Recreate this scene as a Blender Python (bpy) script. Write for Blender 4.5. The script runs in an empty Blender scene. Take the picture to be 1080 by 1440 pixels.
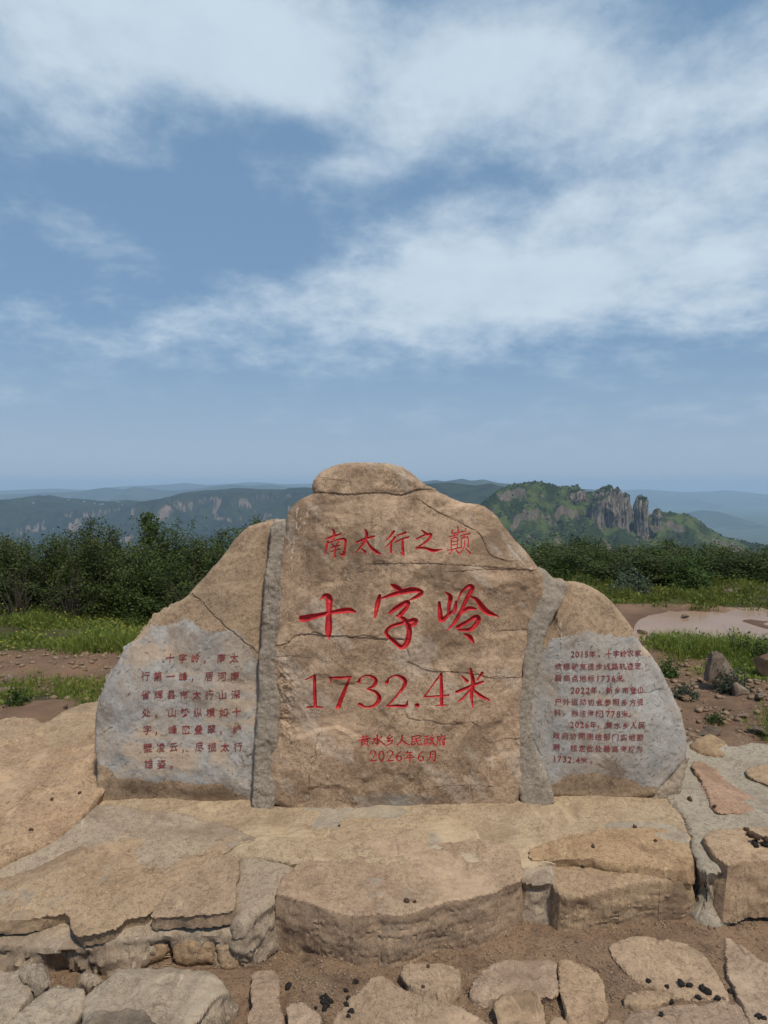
import bpy, bmesh, math, random
import numpy as np
from mathutils import Vector, Matrix

# ------------------------------------------------------------------ camera, world, sun, exposure
scene = bpy.context.scene
COL = scene.collection
CAM_Z = 1.55
PITCH = math.atan(37 / 960.0)
cam_d = bpy.data.cameras.new("camera")
cam_d.sensor_fit = 'VERTICAL'
cam_d.sensor_height = 36.0
cam_d.lens = 960.0 / 1440.0 * 36.0
cam_d.clip_start = 0.05
cam_d.clip_end = 60000
cam = bpy.data.objects.new("camera", cam_d)
COL.objects.link(cam)
cam.location = (0, 0, CAM_Z)
cam.rotation_euler = (math.pi / 2 - PITCH, 0, 0)
scene.camera = cam

SUN_EL, SUN_AZ = math.radians(61), math.radians(152)     # azimuth clockwise from +Y
SUN_STRENGTH, SUN_ANGLE = 3.3, math.radians(5)
SKY_STRENGTH = 0.085
EXPOSURE = 0.12
scene.view_settings.view_transform = 'Standard'
scene.view_settings.look = 'None'
scene.view_settings.exposure = EXPOSURE
scene.view_settings.gamma = 1.0
scene.view_settings.use_curve_mapping = False
scene.cycles.use_denoising = True
scene.cycles.max_bounces = 6
scene.cycles.volume_bounces = 2

sd = Vector((math.sin(SUN_AZ) * math.cos(SUN_EL), math.cos(SUN_AZ) * math.cos(SUN_EL), math.sin(SUN_EL)))
sun_d = bpy.data.lights.new("sun", 'SUN')
sun_d.energy = SUN_STRENGTH
sun_d.angle = SUN_ANGLE
sun_d.color = (1.0, 0.93, 0.81)
sun = bpy.data.objects.new("sun", sun_d)
COL.objects.link(sun)
sun.rotation_euler = sd.to_track_quat('Z', 'Y').to_euler()

world = bpy.data.worlds.new("World")
scene.world = world
world.use_nodes = True
wt = world.node_tree
wn, wl = wt.nodes, wt.links
wn.clear()


def wmath(op, a, b=None, c=None):
    n = wn.new('ShaderNodeMath'); n.operation = op
    for i, v in enumerate((a, b, c)):
        if v is None: continue
        if isinstance(v, (int, float)): n.inputs[i].default_value = v
        else: wl.new(v, n.inputs[i])
    return n.outputs[0]


sky = wn.new('ShaderNodeTexSky')
sky.sky_type = 'NISHITA'
sky.sun_disc = False
sky.sun_elevation = SUN_EL
sky.sun_rotation = SUN_AZ
sky.altitude = 1700
sky.dust_density = 1.6
sky.ozone_density = 1.5
tc = wn.new('ShaderNodeTexCoord')
sep = wn.new('ShaderNodeSeparateXYZ'); wl.new(tc.outputs['Generated'], sep.inputs[0])
az = wmath('ARCTAN2', sep.outputs[0], sep.outputs[1])
el = wmath('ARCSINE', sep.outputs[2])
# cloud layer: a flat deck seen from below
zz = wmath('ADD', wmath('MAXIMUM', sep.outputs[2], 0.0), 0.3)
cx = wmath('DIVIDE', sep.outputs[0], zz)
cy = wmath('DIVIDE', sep.outputs[1], zz)
cmb = wn.new('ShaderNodeCombineXYZ'); wl.new(cx, cmb.inputs[0]); wl.new(cy, cmb.inputs[1])


def wnoise(scale, detail, rough, loc=(0, 0, 0), dist=0.0):
    mp = wn.new('ShaderNodeMapping'); mp.inputs['Location'].default_value = loc
    wl.new(cmb.outputs[0], mp.inputs[0])
    n = wn.new('ShaderNodeTexNoise'); n.inputs['Scale'].default_value = scale
    n.inputs['Detail'].default_value = detail; n.inputs['Roughness'].default_value = rough
    n.inputs['Distortion'].default_value = dist
    wl.new(mp.outputs[0], n.inputs['Vector'])
    return n.outputs[0]


BLOBS = [  # px, py, half-width px, half-height px, weight  (turned into azimuth / elevation)
    (860, 390, 330, 75, 1.0), (580, 400, 170, 60, 0.75), (760, 130, 330, 100, 0.95), (520, 70, 280, 90, 0.65),
    (240, 80, 230, 110, 0.6), (60, 120, 140, 100, 0.65), (110, 225, 90, 35, 0.3), (110, 338, 75, 26, 0.35), (30, 420, 110, 60, 0.2),
    (480, 250, 110, 40, 0.6), (290, 455, 60, 30, 0.35), (600, 475, 330, 40, 0.35), (1000, 260, 200, 60, 0.5),
    (240, 310, 170, 70, -0.5), (130, 400, 260, 60, -0.25), (120, 240, 160, 40, -0.2), (330, 220, 70, 60, -0.3), (510, 120, 40, 50, -0.45), (430, 205, 60, 40, -0.4), (420, 335, 60, 45, -0.4), (300, 250, 100, 60, -0.25), (640, 300, 70, 30, 0.3), (330, 110, 90, 40, 0.35), (420, 130, 60, 40, 0.3), (1000, 20, 200, 50, -0.3),
    (730, 262, 160, 24, -0.45), (470, 205, 60, 28, -0.35), (930, 60, 90, 40, -0.3),
]
acc = None
for bx, by, sx, sy, wgt in BLOBS:
    a0 = math.atan((bx - 540) / 960.0); e0 = math.atan((683 - by) / 960.0 * math.cos(a0))
    sa, se = sx / 960.0 * math.cos(a0) ** 2, sy / 960.0 * math.cos(e0) ** 2
    da = wmath('DIVIDE', wmath('SUBTRACT', az, a0), sa)
    de = wmath('DIVIDE', wmath('SUBTRACT', el, e0), se)
    g = wmath('EXPONENT', wmath('MULTIPLY', wmath('MULTIPLY_ADD', da, da, wmath('MULTIPLY', de, de)), -0.8))
    acc = wmath('MULTIPLY_ADD', g, wgt, acc if acc is not None else 0.0)
n1 = wnoise(1.3, 9, 0.62, (3.1, 1.7, 0), 0.1)
n2 = wnoise(5.0, 10, 0.6, (7.3, 2.2, 0), 0.08)
dens = wmath('ADD', wmath('MULTIPLY_ADD', wmath('SUBTRACT', n1, 0.5), 1.6, acc),
             wmath('MULTIPLY', wmath('SUBTRACT', n2, 0.5), 2.3))
mr = wn.new('ShaderNodeMapRange'); mr.interpolation_type = 'SMOOTHSTEP'
mr.inputs['From Min'].default_value = -0.1; mr.inputs['From Max'].default_value = 1.25
wl.new(dens, mr.inputs['Value'])
# clouds thin out near the horizon
hz = wn.new('ShaderNodeMapRange'); hz.inputs['From Min'].default_value = 0.03; hz.inputs['From Max'].default_value = 0.2
wl.new(el, hz.inputs['Value'])
cmask = wmath('MULTIPLY', mr.outputs[0], hz.outputs[0])
hs = wn.new('ShaderNodeHueSaturation'); hs.inputs['Saturation'].default_value = 0.88; hs.inputs['Value'].default_value = 0.97
wl.new(sky.outputs[0], hs.inputs['Color'])
# thin milky veil over the whole sky
veil = wn.new('ShaderNodeMix'); veil.data_type = 'RGBA'; veil.inputs[0].default_value = 0.7
wl.new(hs.outputs[0], veil.inputs[6]); veil.inputs[7].default_value = (2.15, 3.85, 6.1, 1)
ccol = wn.new('ShaderNodeMix'); ccol.data_type = 'RGBA'
wl.new(n2, ccol.inputs[0])
ccol.inputs[6].default_value = (5.4, 6.8, 8.2, 1); ccol.inputs[7].default_value = (7.6, 8.7, 9.5, 1)
pale = wn.new('ShaderNodeMapRange'); pale.interpolation_type = 'SMOOTHSTEP'
pale.inputs['From Min'].default_value = -0.02; pale.inputs['From Max'].default_value = 0.24
pale.inputs['To Min'].default_value = 0.75; pale.inputs['To Max'].default_value = 0.0
wl.new(el, pale.inputs['Value'])
hzm = wn.new('ShaderNodeMix'); hzm.data_type = 'RGBA'
wl.new(pale.outputs[0], hzm.inputs[0]); wl.new(veil.outputs[2], hzm.inputs[6]); hzm.inputs[7].default_value = (4.2, 5.2, 6.4, 1)
mixc = wn.new('ShaderNodeMix'); mixc.data_type = 'RGBA'
wl.new(wmath('MULTIPLY', cmask, 0.9), mixc.inputs[0]); wl.new(hzm.outputs[2], mixc.inputs[6]); wl.new(ccol.outputs[2], mixc.inputs[7])
bg = wn.new('ShaderNodeBackground'); bg.inputs[1].default_value = SKY_STRENGTH
wl.new(mixc.outputs[2], bg.inputs[0])
wo = wn.new('ShaderNodeOutputWorld'); wl.new(bg.outputs[0], wo.inputs[0])

# ------------------------------------------------------------------ helpers
rng = np.random.default_rng(7)
random.seed(7)
CAM = np.array([0, 0, CAM_Z])


def ray(px, py):
    x = (px - 540) / 960.0; zz = -(py - 720) / 960.0
    c, s = math.cos(PITCH), math.sin(PITCH)
    return np.array([x, c + s * zz, -s + c * zz])


class Frame:
    def __init__(self, O, N, U=(1, 0, 0)):
        self.O = np.array(O, float); N = np.array(N, float); self.N = N / np.linalg.norm(N)
        U = np.array(U, float); U = U - self.N * U.dot(self.N); self.U = U / np.linalg.norm(U)
        self.V = np.cross(self.N, self.U)

    def uv(self, px, py):
        d = ray(px, py); t = (self.O - CAM).dot(self.N) / d.dot(self.N)
        P = CAM + t * d - self.O
        return P.dot(self.U), P.dot(self.V)

    def depth(self, px, py):
        d = ray(px, py); return (self.O - CAM).dot(self.N) / d.dot(self.N)

    def P(self, u, v, n):
        return self.O + np.multiply.outer(u, self.U) + np.multiply.outer(v, self.V) + np.multiply.outer(n, self.N)


def flat(y0, z0, sy=0.0, sx=0.0):
    return Frame((0, y0, z0), (-sx, -sy, 1))


def _h(ix, iy, iz, seed):
    h = (ix * 374761393 + iy * 668265263 + iz * 2147483647 + seed * 974711) & 0xFFFFFFFF
    h = ((h ^ (h >> 13)) * 1274126177) & 0xFFFFFFFF
    h = (h ^ (h >> 16))
    return (h & 0xFFFF) / 32767.5 - 1.0


def vnoise(x, y, z=0.0, seed=0):
    x, y, z = np.broadcast_arrays(np.asarray(x, float), y, z)
    fx, fy, fz = np.floor(x), np.floor(y), np.floor(z)
    ix, iy, iz = fx.astype(np.int64), fy.astype(np.int64), fz.astype(np.int64)
    tx, ty, tz = x - fx, y - fy, z - fz
    tx, ty, tz = [t * t * t * (t * (t * 6 - 15) + 10) for t in (tx, ty, tz)]
    r = 0
    for dx in (0, 1):
        wx = tx if dx else 1 - tx
        for dy in (0, 1):
            wy = ty if dy else 1 - ty
            for dz in (0, 1):
                wz = tz if dz else 1 - tz
                r = r + wx * wy * wz * _h(ix + dx, iy + dy, iz + dz, seed)
    return r


def fbm(x, y, z=0.0, octv=4, seed=0, gain=0.5):
    a, s, f = 1.0, 0, 1.0
    x, y, z = np.asarray(x, float), np.asarray(y, float), np.asarray(z, float)
    for k in range(octv):
        s = s + a * vnoise(x * f + 13.7 * k, y * f + 5.3 * k, z * f + 9.1 * k, seed + k)
        a *= gain; f *= 2.03
    return s


def ridged(x, y, z=0.0, octv=4, seed=0):
    a, s, f = 1.0, 0, 1.0
    for k in range(octv):
        s = s + a * (1 - 2 * np.abs(vnoise(np.asarray(x) * f, np.asarray(y) * f, np.asarray(z) * f, seed + k)))
        a *= 0.5; f *= 2.1
    return s


def sstep(t):
    t = np.clip(t, 0, 1); return t * t * (3 - 2 * t)


def link(name, me, mats, parent=None):
    o = bpy.data.objects.new(name, me)
    COL.objects.link(o)
    for m in (mats if isinstance(mats, (list, tuple)) else [mats]):
        me.materials.append(m)
    if parent is not None: o.parent = parent
    return o


def mesh_np(name, V, quads=None, tris=None, smooth=True, mask=None, midx=None):
    me = bpy.data.meshes.new(name)
    V = np.asarray(V, np.float32)
    me.vertices.add(len(V)); me.vertices.foreach_set('co', V.ravel())
    li, ls, off = [], [], 0
    if quads is not None and len(quads):
        q = np.asarray(quads, np.int32); li.append(q.ravel()); ls.append(np.arange(len(q)) * 4); off = len(q) * 4
    if tris is not None and len(tris):
        t = np.asarray(tris, np.int32); li.append(t.ravel()); ls.append(np.arange(len(t)) * 3 + off)
    li = np.concatenate(li).astype(np.int32); ls = np.concatenate(ls).astype(np.int32)
    me.loops.add(len(li)); me.loops.foreach_set('vertex_index', li)
    me.polygons.add(len(ls)); me.polygons.foreach_set('loop_start', ls)
    me.polygons.foreach_set('use_smooth', np.full(len(ls), smooth))
    if midx is not None: me.polygons.foreach_set('material_index', np.asarray(midx, np.int32))
    me.update(calc_edges=True)
    if mask is not None:
        a = me.attributes.new('mask', 'FLOAT_COLOR', 'POINT')
        a.data.foreach_set('color', np.asarray(mask, np.float32).ravel())
    return me


def tag(o, label=None, cat=None, group=None, kind=None):
    if label: o['label'] = label
    if cat: o['category'] = cat
    if group: o['group'] = group
    if kind: o['kind'] = kind
    return o


def empty(name, loc=(0, 0, 0)):
    o = bpy.data.objects.new(name, None); COL.objects.link(o); o.location = loc
    o.empty_display_size = 0.1
    return o


# ------------------------------------------------------------------ materials
class MB:
    def __init__(self, name):
        self.m = bpy.data.materials.new(name); self.m.use_nodes = True
        self.t = self.m.node_tree; self.n = self.t.nodes; self.l = self.t.links
        self.n.clear()
        self.out = self.n.new('ShaderNodeOutputMaterial')
        self.b = self.n.new('ShaderNodeBsdfPrincipled')
        self.l.new(self.b.outputs[0], self.out.inputs[0])
        self.tc = self.n.new('ShaderNodeTexCoord').outputs['Object']
        self.b.inputs['Roughness'].default_value = 0.9
        self.b.inputs['Specular IOR Level'].default_value = 0.25

    def set(self, sock, v):
        if isinstance(v, (int, float)): sock.default_value = v
        elif isinstance(v, tuple): sock.default_value = v if len(v) == 4 else (*v, 1)
        else: self.l.new(v, sock)

    def noise(self, scale, detail=4, rough=0.55, vec=None, dist=0.0, stretch=None):
        v = vec or self.tc
        if stretch:
            mp = self.n.new('ShaderNodeMapping'); mp.inputs['Scale'].default_value = stretch
            self.l.new(v, mp.inputs[0]); v = mp.outputs[0]
        n = self.n.new('ShaderNodeTexNoise'); self.l.new(v, n.inputs['Vector'])
        n.inputs['Scale'].default_value = scale; n.inputs['Detail'].default_value = detail
        n.inputs['Roughness'].default_value = rough; n.inputs['Distortion'].default_value = dist
        return n.outputs[0]

    def vor(self, scale, feature='F1'):
        n = self.n.new('ShaderNodeTexVoronoi'); self.l.new(self.tc, n.inputs['Vector'])
        n.feature = feature; n.inputs['Scale'].default_value = scale
        return n.outputs[0]

    def rng(self, v, a, b, c=0.0, d=1.0, smooth=True):
        n = self.n.new('ShaderNodeMapRange')
        if smooth: n.interpolation_type = 'SMOOTHSTEP'
        self.l.new(v, n.inputs[0])
        for i, q in enumerate((a, b, c, d)): n.inputs[i + 1].default_value = q
        return n.outputs[0]

    def math(self, op, a, b=None):
        n = self.n.new('ShaderNodeMath'); n.operation = op
        self.set(n.inputs[0], a)
        if b is not None: self.set(n.inputs[1], b)
        return n.outputs[0]

    def mix(self, f, a, b, blend='MIX'):
        n = self.n.new('ShaderNodeMix'); n.data_type = 'RGBA'; n.blend_type = blend
        self.set(n.inputs[0], f); self.set(n.inputs[6], a); self.set(n.inputs[7], b)
        return n.outputs[2]

    def attr(self, name='mask'):
        n = self.n.new('ShaderNodeAttribute'); n.attribute_name = name
        s = self.n.new('ShaderNodeSeparateColor'); self.l.new(n.outputs['Color'], s.inputs[0])
        return s.outputs[0], s.outputs[1], s.outputs[2], n.outputs['Alpha']

    def nz(self):
        g = self.n.new('ShaderNodeNewGeometry'); s = self.n.new('ShaderNodeSeparateXYZ')
        self.l.new(g.outputs['Normal'], s.inputs[0]); return s.outputs[2]

    def bump(self, h, strength=0.5, dist=0.01, prev=None):
        n = self.n.new('ShaderNodeBump'); n.inputs['Strength'].default_value = strength
        n.inputs['Distance'].default_value = dist; self.l.new(h, n.inputs['Height'])
        if prev is not None: self.l.new(prev, n.inputs['Normal'])
        self.l.new(n.outputs[0], self.b.inputs['Normal'])
        return n.outputs[0]

    def col(self, c): self.set(self.b.inputs['Base Color'], c)


def sandstone(name, c1, c2, c3, grey=(0.30, 0.29, 0.275), off=0.0, bump=1.0, vein=0.0, crack=0.75, vary=1.0):
    """weathered sandstone: c1 main, c2 warm patches, c3 dark stain. mask: r grey rubbed plaster, g crack, b pale scratch, a dark stains and patches"""
    m = MB(name)
    r, g, b, a = m.attr()
    mp = m.n.new('ShaderNodeMapping'); mp.inputs['Location'].default_value = (off, off * 0.7, off * 1.3)
    m.l.new(m.tc, mp.inputs[0]); m.tc = mp.outputs[0]
    big = m.noise(2.6, 5, 0.6, dist=0.4); mid = m.noise(9, 6, 0.65, dist=0.5); fine = m.noise(55, 5, 0.7); grain = m.noise(260, 3, 0.7)
    c = m.mix(m.rng(big, 0.36, 0.64), c1, c2)
    c = m.mix(m.math('MULTIPLY', m.rng(mid, 0.5, 0.72), 0.75), c, c3)
    c = m.mix(m.math('MULTIPLY', m.rng(m.noise(6.5, 6, 0.7, dist=1.0), 0.55, 0.7), 0.45), c, tuple(min(1, q * 1.45) for q in c1))
    if vein:
        v = m.noise(5, 5, 0.65, stretch=(1, 1, 7), dist=0.6)
        c = m.mix(m.math('MULTIPLY', m.rng(v, 0.45, 0.7), vein), c, c3)
    # the smoothed grey plaster / ground face
    gn = m.rng(m.noise(14, 6, 0.7), 0.3, 0.7)
    gc = m.mix(gn, tuple(q * 0.85 for q in grey), tuple(q * 1.25 for q in grey))
    gc = m.mix(m.math('MULTIPLY', m.rng(m.noise(5, 5, 0.6, dist=0.6), 0.45, 0.62), 0.75), gc, tuple(0.6 * p + 0.45 * q for p, q in zip(c1, grey)))
    pit = m.rng(m.noise(34, 3, 0.6, dist=0.5), 0.63, 0.68)
    gc = m.mix(m.math('MULTIPLY', m.math('MULTIPLY', pit, m.rng(m.noise(4, 4, 0.6), 0.45, 0.6)), 0.8), gc, tuple(q * 0.55 for q in c3))
    rm = m.rng(m.math('ADD', r, m.math('MULTIPLY', m.math('SUBTRACT', m.noise(22, 5, 0.7), 0.5), 0.9)), 0.42, 0.56)
    c = m.mix(rm, c, gc)
    inv = m.rng(rm, 0, 1, 1, 0.45, False)
    c = m.mix(m.math('MULTIPLY', m.math('MULTIPLY', m.rng(fine, 0.38, 0.52, 1, 0), 0.5), inv), c, tuple(q * 0.62 for q in c3))
    c = m.mix(m.math('MULTIPLY', m.math('MULTIPLY', m.rng(m.noise(150, 4, 0.8), 0.40, 0.50, 1, 0), 0.42), inv), c, tuple(q * 0.6 for q in c3))
    c = m.mix(m.math('MULTIPLY', m.math('MULTIPLY', m.rng(grain, 0.54, 0.66), 0.55), inv), c, tuple(min(1, q * 1.6) for q in c1))
    c = m.mix(m.math('MULTIPLY', m.rng(m.noise(120, 2, 0.5), 0.66, 0.72), 0.6), c, tuple(q * 0.4 for q in c3))
    hl = m.math('ABSOLUTE', m.math('SUBTRACT', m.noise(3.2, 6, 0.6, dist=1.2), 0.5))
    hair = m.math('SUBTRACT', 1.0, m.math('MULTIPLY', m.rng(hl, 0.0, 0.007, 1, 0), m.rng(m.noise(4.5, 3, 0.5), 0.5, 0.62)))
    c = m.mix(m.math('MULTIPLY', m.math('SUBTRACT', 1.0, hair), 0.55), c, tuple(q * 0.45 for q in c3))
    c = m.mix(m.math('MULTIPLY', m.rng(m.noise(1.7, 7, 0.72, dist=1.5), 0.50, 0.64), 0.62), c, tuple(q * 0.85 for q in c3))
    dg = m.noise(2.2, 6, 0.65, stretch=(1.0, 1.0, 2.6), dist=0.9)
    c = m.mix(m.math('MULTIPLY', m.rng(dg, 0.54, 0.66), 0.6), c, tuple(min(1, q * 1.3) for q in c1))
    sc = m.noise(30, 4, 0.7, stretch=(1, 0.25, 0.25), dist=0.8)
    c = m.mix(m.math('MULTIPLY', m.rng(sc, 0.62, 0.72), 0.4), c, tuple(min(1, q * 1.7) for q in c1))
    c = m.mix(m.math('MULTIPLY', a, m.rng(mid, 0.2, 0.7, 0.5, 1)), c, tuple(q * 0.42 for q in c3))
    c = m.mix(m.math('MULTIPLY', g, crack), c, tuple(q * 0.36 for q in c3))
    c = m.mix(m.math('MULTIPLY', b, m.rng(fine, 0.3, 0.6, 0.25, 0.95)), c, (0.6, 0.56, 0.48))
    oi = m.n.new('ShaderNodeObjectInfo'); hv = m.n.new('ShaderNodeHueSaturation'); m.l.new(c, hv.inputs['Color'])   # no two stones quite alike
    m.l.new(m.rng(oi.outputs['Random'], 0, 1, 1 - 0.09 * vary, 1 + 0.07 * vary, False), hv.inputs['Value'])
    m.l.new(m.rng(m.math('FRACT', m.math('MULTIPLY', oi.outputs['Random'], 7.3)), 0, 1, 1 - 0.1 * vary, 1 + 0.04 * vary, False), hv.inputs['Saturation'])
    m.l.new(m.rng(m.math('FRACT', m.math('MULTIPLY', oi.outputs['Random'], 3.7)), 0, 1, 0.4978 - 0.003 * vary, 0.4978 + 0.002 * vary, False), hv.inputs['Hue'])
    m.col(hv.outputs[0])
    n = m.bump(m.noise(16, 9, 0.68, dist=0.4), 0.5 * bump, 0.010)
    n = m.bump(m.noise(120, 5, 0.75), 0.45 * bump, 0.003, n)
    n = m.bump(hair, 0.5 * bump, 0.004, n)
    n = m.bump(m.rng(m.noise(75, 3, 0.6), 0.62, 0.72, 1, 0), 0.35 * bump, 0.003, n)
    return m.m


M_CENTRE = sandstone('centre_sandstone', (0.44, 0.31, 0.205), (0.36, 0.248, 0.16), (0.22, 0.142, 0.083), grey=(0.28, 0.255, 0.22), bump=0.9, crack=0.5, vary=0.0)
M_SIDE = sandstone('side_sandstone', (0.40, 0.285, 0.182), (0.335, 0.24, 0.155), (0.20, 0.135, 0.085), grey=(0.34, 0.325, 0.302), off=5.0, bump=0.9, vary=0.0)
M_SLAB = sandstone('slab_sandstone', (0.38, 0.265, 0.157), (0.335, 0.225, 0.131), (0.23, 0.145, 0.083), grey=(0.275, 0.23, 0.175), off=9.0)
M_SLAB2 = sandstone('ledge_sandstone', (0.378, 0.266, 0.162), (0.333, 0.227, 0.135), (0.23, 0.148, 0.088), grey=(0.275, 0.23, 0.175), off=19.0, vein=0.5)
M_BED = sandstone('bedrock_sandstone', (0.365, 0.256, 0.156), (0.325, 0.214, 0.126), (0.21, 0.125, 0.07), off=14.0)
M_PINK = sandstone('pink_flagstone', (0.40, 0.255, 0.165), (0.37, 0.225, 0.14), (0.25, 0.15, 0.09), off=3.0)
M_GREYST = sandstone('grey_field_stone', (0.33, 0.265, 0.19), (0.285, 0.22, 0.155), (0.19, 0.135, 0.09), off=23.0)
M_MORT = sandstone('joint_mortar', (0.30, 0.248, 0.185), (0.265, 0.22, 0.165), (0.185, 0.14, 0.098), off=7.0, bump=1.0)
M_PATH = sandstone('path_flagstone', (0.37, 0.26, 0.168), (0.325, 0.225, 0.143), (0.235, 0.155, 0.098), off=29.0)
M_CEM = sandstone('concrete_mortar', (0.325, 0.275, 0.205), (0.29, 0.245, 0.185), (0.20, 0.155, 0.11), off=2.0, bump=0.8)
M_CEML = sandstone('tan_cement', (0.34, 0.262, 0.18), (0.30, 0.235, 0.17), (0.22, 0.15, 0.10), off=4.0, bump=0.9)
M_BEDC = sandstone('bed_screed', (0.38, 0.288, 0.186), (0.35, 0.252, 0.158), (0.25, 0.17, 0.105), grey=(0.285, 0.245, 0.19), off=6.0, bump=0.8)


def simple(name, c1, c2, scale=20, rough=0.85, bump=0.3, bscale=80, bdist=0.004, spec=0.25):
    m = MB(name)
    m.col(m.mix(m.rng(m.noise(scale, 5, 0.6), 0.35, 0.65), c1, c2))
    m.b.inputs['Roughness'].default_value = rough
    m.b.inputs['Specular IOR Level'].default_value = spec
    m.bump(m.noise(bscale, 4, 0.65), bump, bdist)
    return m.m


M_PALE = sandstone('pale_weathered_rock', (0.50, 0.41, 0.31), (0.43, 0.33, 0.235), (0.27, 0.18, 0.12), off=37.0)
M_RED = simple('red_paint', (0.52, 0.026, 0.03), (0.40, 0.022, 0.026), scale=40, rough=0.5, bump=0.35, bscale=180, bdist=0.003, spec=0.4)


def faded_red():
    m = MB('faded_red_paint')
    c = m.mix(m.rng(m.noise(30, 5, 0.7), 0.4, 0.6), (0.26, 0.03, 0.03), (0.19, 0.045, 0.04))
    c = m.mix(m.rng(m.noise(90, 4, 0.7), 0.58, 0.66), c, (0.13, 0.085, 0.07))
    m.col(c); m.b.inputs['Roughness'].default_value = 0.8
    return m.m


M_RED2 = faded_red()
M_DUNG = simple('black_dung', (0.012, 0.011, 0.012), (0.03, 0.024, 0.02), scale=90, rough=0.5, bump=0.6, bscale=150, bdist=0.004)
M_DUNGB = simple('brown_dung', (0.07, 0.038, 0.022), (0.10, 0.06, 0.036), scale=90, rough=0.8, bump=0.6, bscale=150, bdist=0.004)


def ground_mat():
    m = MB('dirt_ground')
    r, g, b, a = m.attr()
    c = m.mix(m.rng(m.noise(1.8, 5, 0.6), 0.35, 0.65), (0.43, 0.275, 0.17), (0.35, 0.225, 0.142))
    c = m.mix(m.math('MULTIPLY', m.rng(m.noise(9, 6, 0.7), 0.48, 0.65), 0.6), c, (0.165, 0.10, 0.064))
    c = m.mix(m.math('MULTIPLY', m.rng(m.vor(95), 0.0, 0.4, 1, 0), m.rng(m.noise(12, 4, 0.6), 0.4, 0.55)), c, (0.40, 0.30, 0.21))
    c = m.mix(m.math('MULTIPLY', m.rng(m.noise(90, 4, 0.7), 0.52, 0.66), 0.7), c, (0.085, 0.052, 0.036))
    red = m.mix(m.rng(m.noise(4, 5, 0.6), 0.4, 0.6), (0.27, 0.155, 0.092), (0.20, 0.12, 0.075))
    c = m.mix(m.math('MULTIPLY', g, 0.8), c, red)
    gr = m.mix(m.rng(m.noise(3.5, 5, 0.6), 0.38, 0.62), (0.085, 0.08, 0.03), (0.075, 0.062, 0.03))
    c = m.mix(m.rng(m.math('ADD', r, m.math('MULTIPLY', m.math('SUBTRACT', m.noise(2.5, 5, 0.7), 0.5), 0.9)), 0.4, 0.6), c, gr)
    c = m.mix(m.math('MULTIPLY', a, 0.7), c, (0.12, 0.068, 0.042))            # wet mud round the puddle
    c = m.mix(b, c, m.mix(m.rng(m.noise(0.01, 6, 0.6), 0.4, 0.6), (0.035, 0.06, 0.022), (0.06, 0.08, 0.035)))
    m.col(c)
    n = m.bump(m.noise(14, 9, 0.8), 0.9, 0.04)
    m.bump(m.noise(170, 4, 0.7), 0.7, 0.008, n)
    return m.m


M_GROUND = ground_mat()


def leaf_mat(name, c1, c2, c3, trans=0.25):
    m = MB(name)
    oi = m.n.new('ShaderNodeObjectInfo')
    c = m.mix(m.rng(m.noise(4.5, 3, 0.6), 0.35, 0.65), c1, c2)
    c = m.mix(m.rng(m.noise(37, 2, 0.5), 0.5, 0.7), c, c3)
    hsv = m.n.new('ShaderNodeHueSaturation'); m.l.new(c, hsv.inputs['Color'])
    m.l.new(m.rng(oi.outputs['Random'], 0, 1, 0.485, 0.51, False), hsv.inputs['Hue'])
    m.l.new(m.rng(oi.outputs['Random'], 0, 1, 0.8, 1.2, False), hsv.inputs['Value'])
    m.col(hsv.outputs[0])
    m.b.inputs['Roughness'].default_value = 0.6
    t = m.n.new('ShaderNodeBsdfTranslucent'); m.l.new(hsv.outputs[0], t.inputs['Color'])
    ms = m.n.new('ShaderNodeMixShader'); ms.inputs[0].default_value = trans
    m.l.new(m.b.outputs[0], ms.inputs[1]); m.l.new(t.outputs[0], ms.inputs[2]); m.l.new(ms.outputs[0], m.out.inputs[0])
    return m.m


M_LEAF = leaf_mat('dark_leaves', (0.045, 0.07, 0.016), (0.08, 0.108, 0.023), (0.032, 0.05, 0.015))
M_LEAF2 = leaf_mat('bright_leaves', (0.06, 0.105, 0.02), (0.05, 0.085, 0.018), (0.075, 0.12, 0.03))
M_LEAF3 = leaf_mat('grey_green_leaves', (0.09, 0.115, 0.07), (0.065, 0.09, 0.045), (0.12, 0.14, 0.10))
M_LEAFB = leaf_mat('olive_leaves', (0.06, 0.08, 0.02), (0.088, 0.108, 0.025), (0.042, 0.058, 0.016))
M_GRASS = leaf_mat('meadow_grass', (0.20, 0.235, 0.042), (0.12, 0.175, 0.03), (0.30, 0.28, 0.08), 0.4)
M_TWIG = simple('twig_bark', (0.075, 0.055, 0.04), (0.05, 0.038, 0.03), scale=30)
M_YEL = simple('yellow_petals', (0.55, 0.45, 0.05), (0.5, 0.4, 0.04), scale=30)


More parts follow.
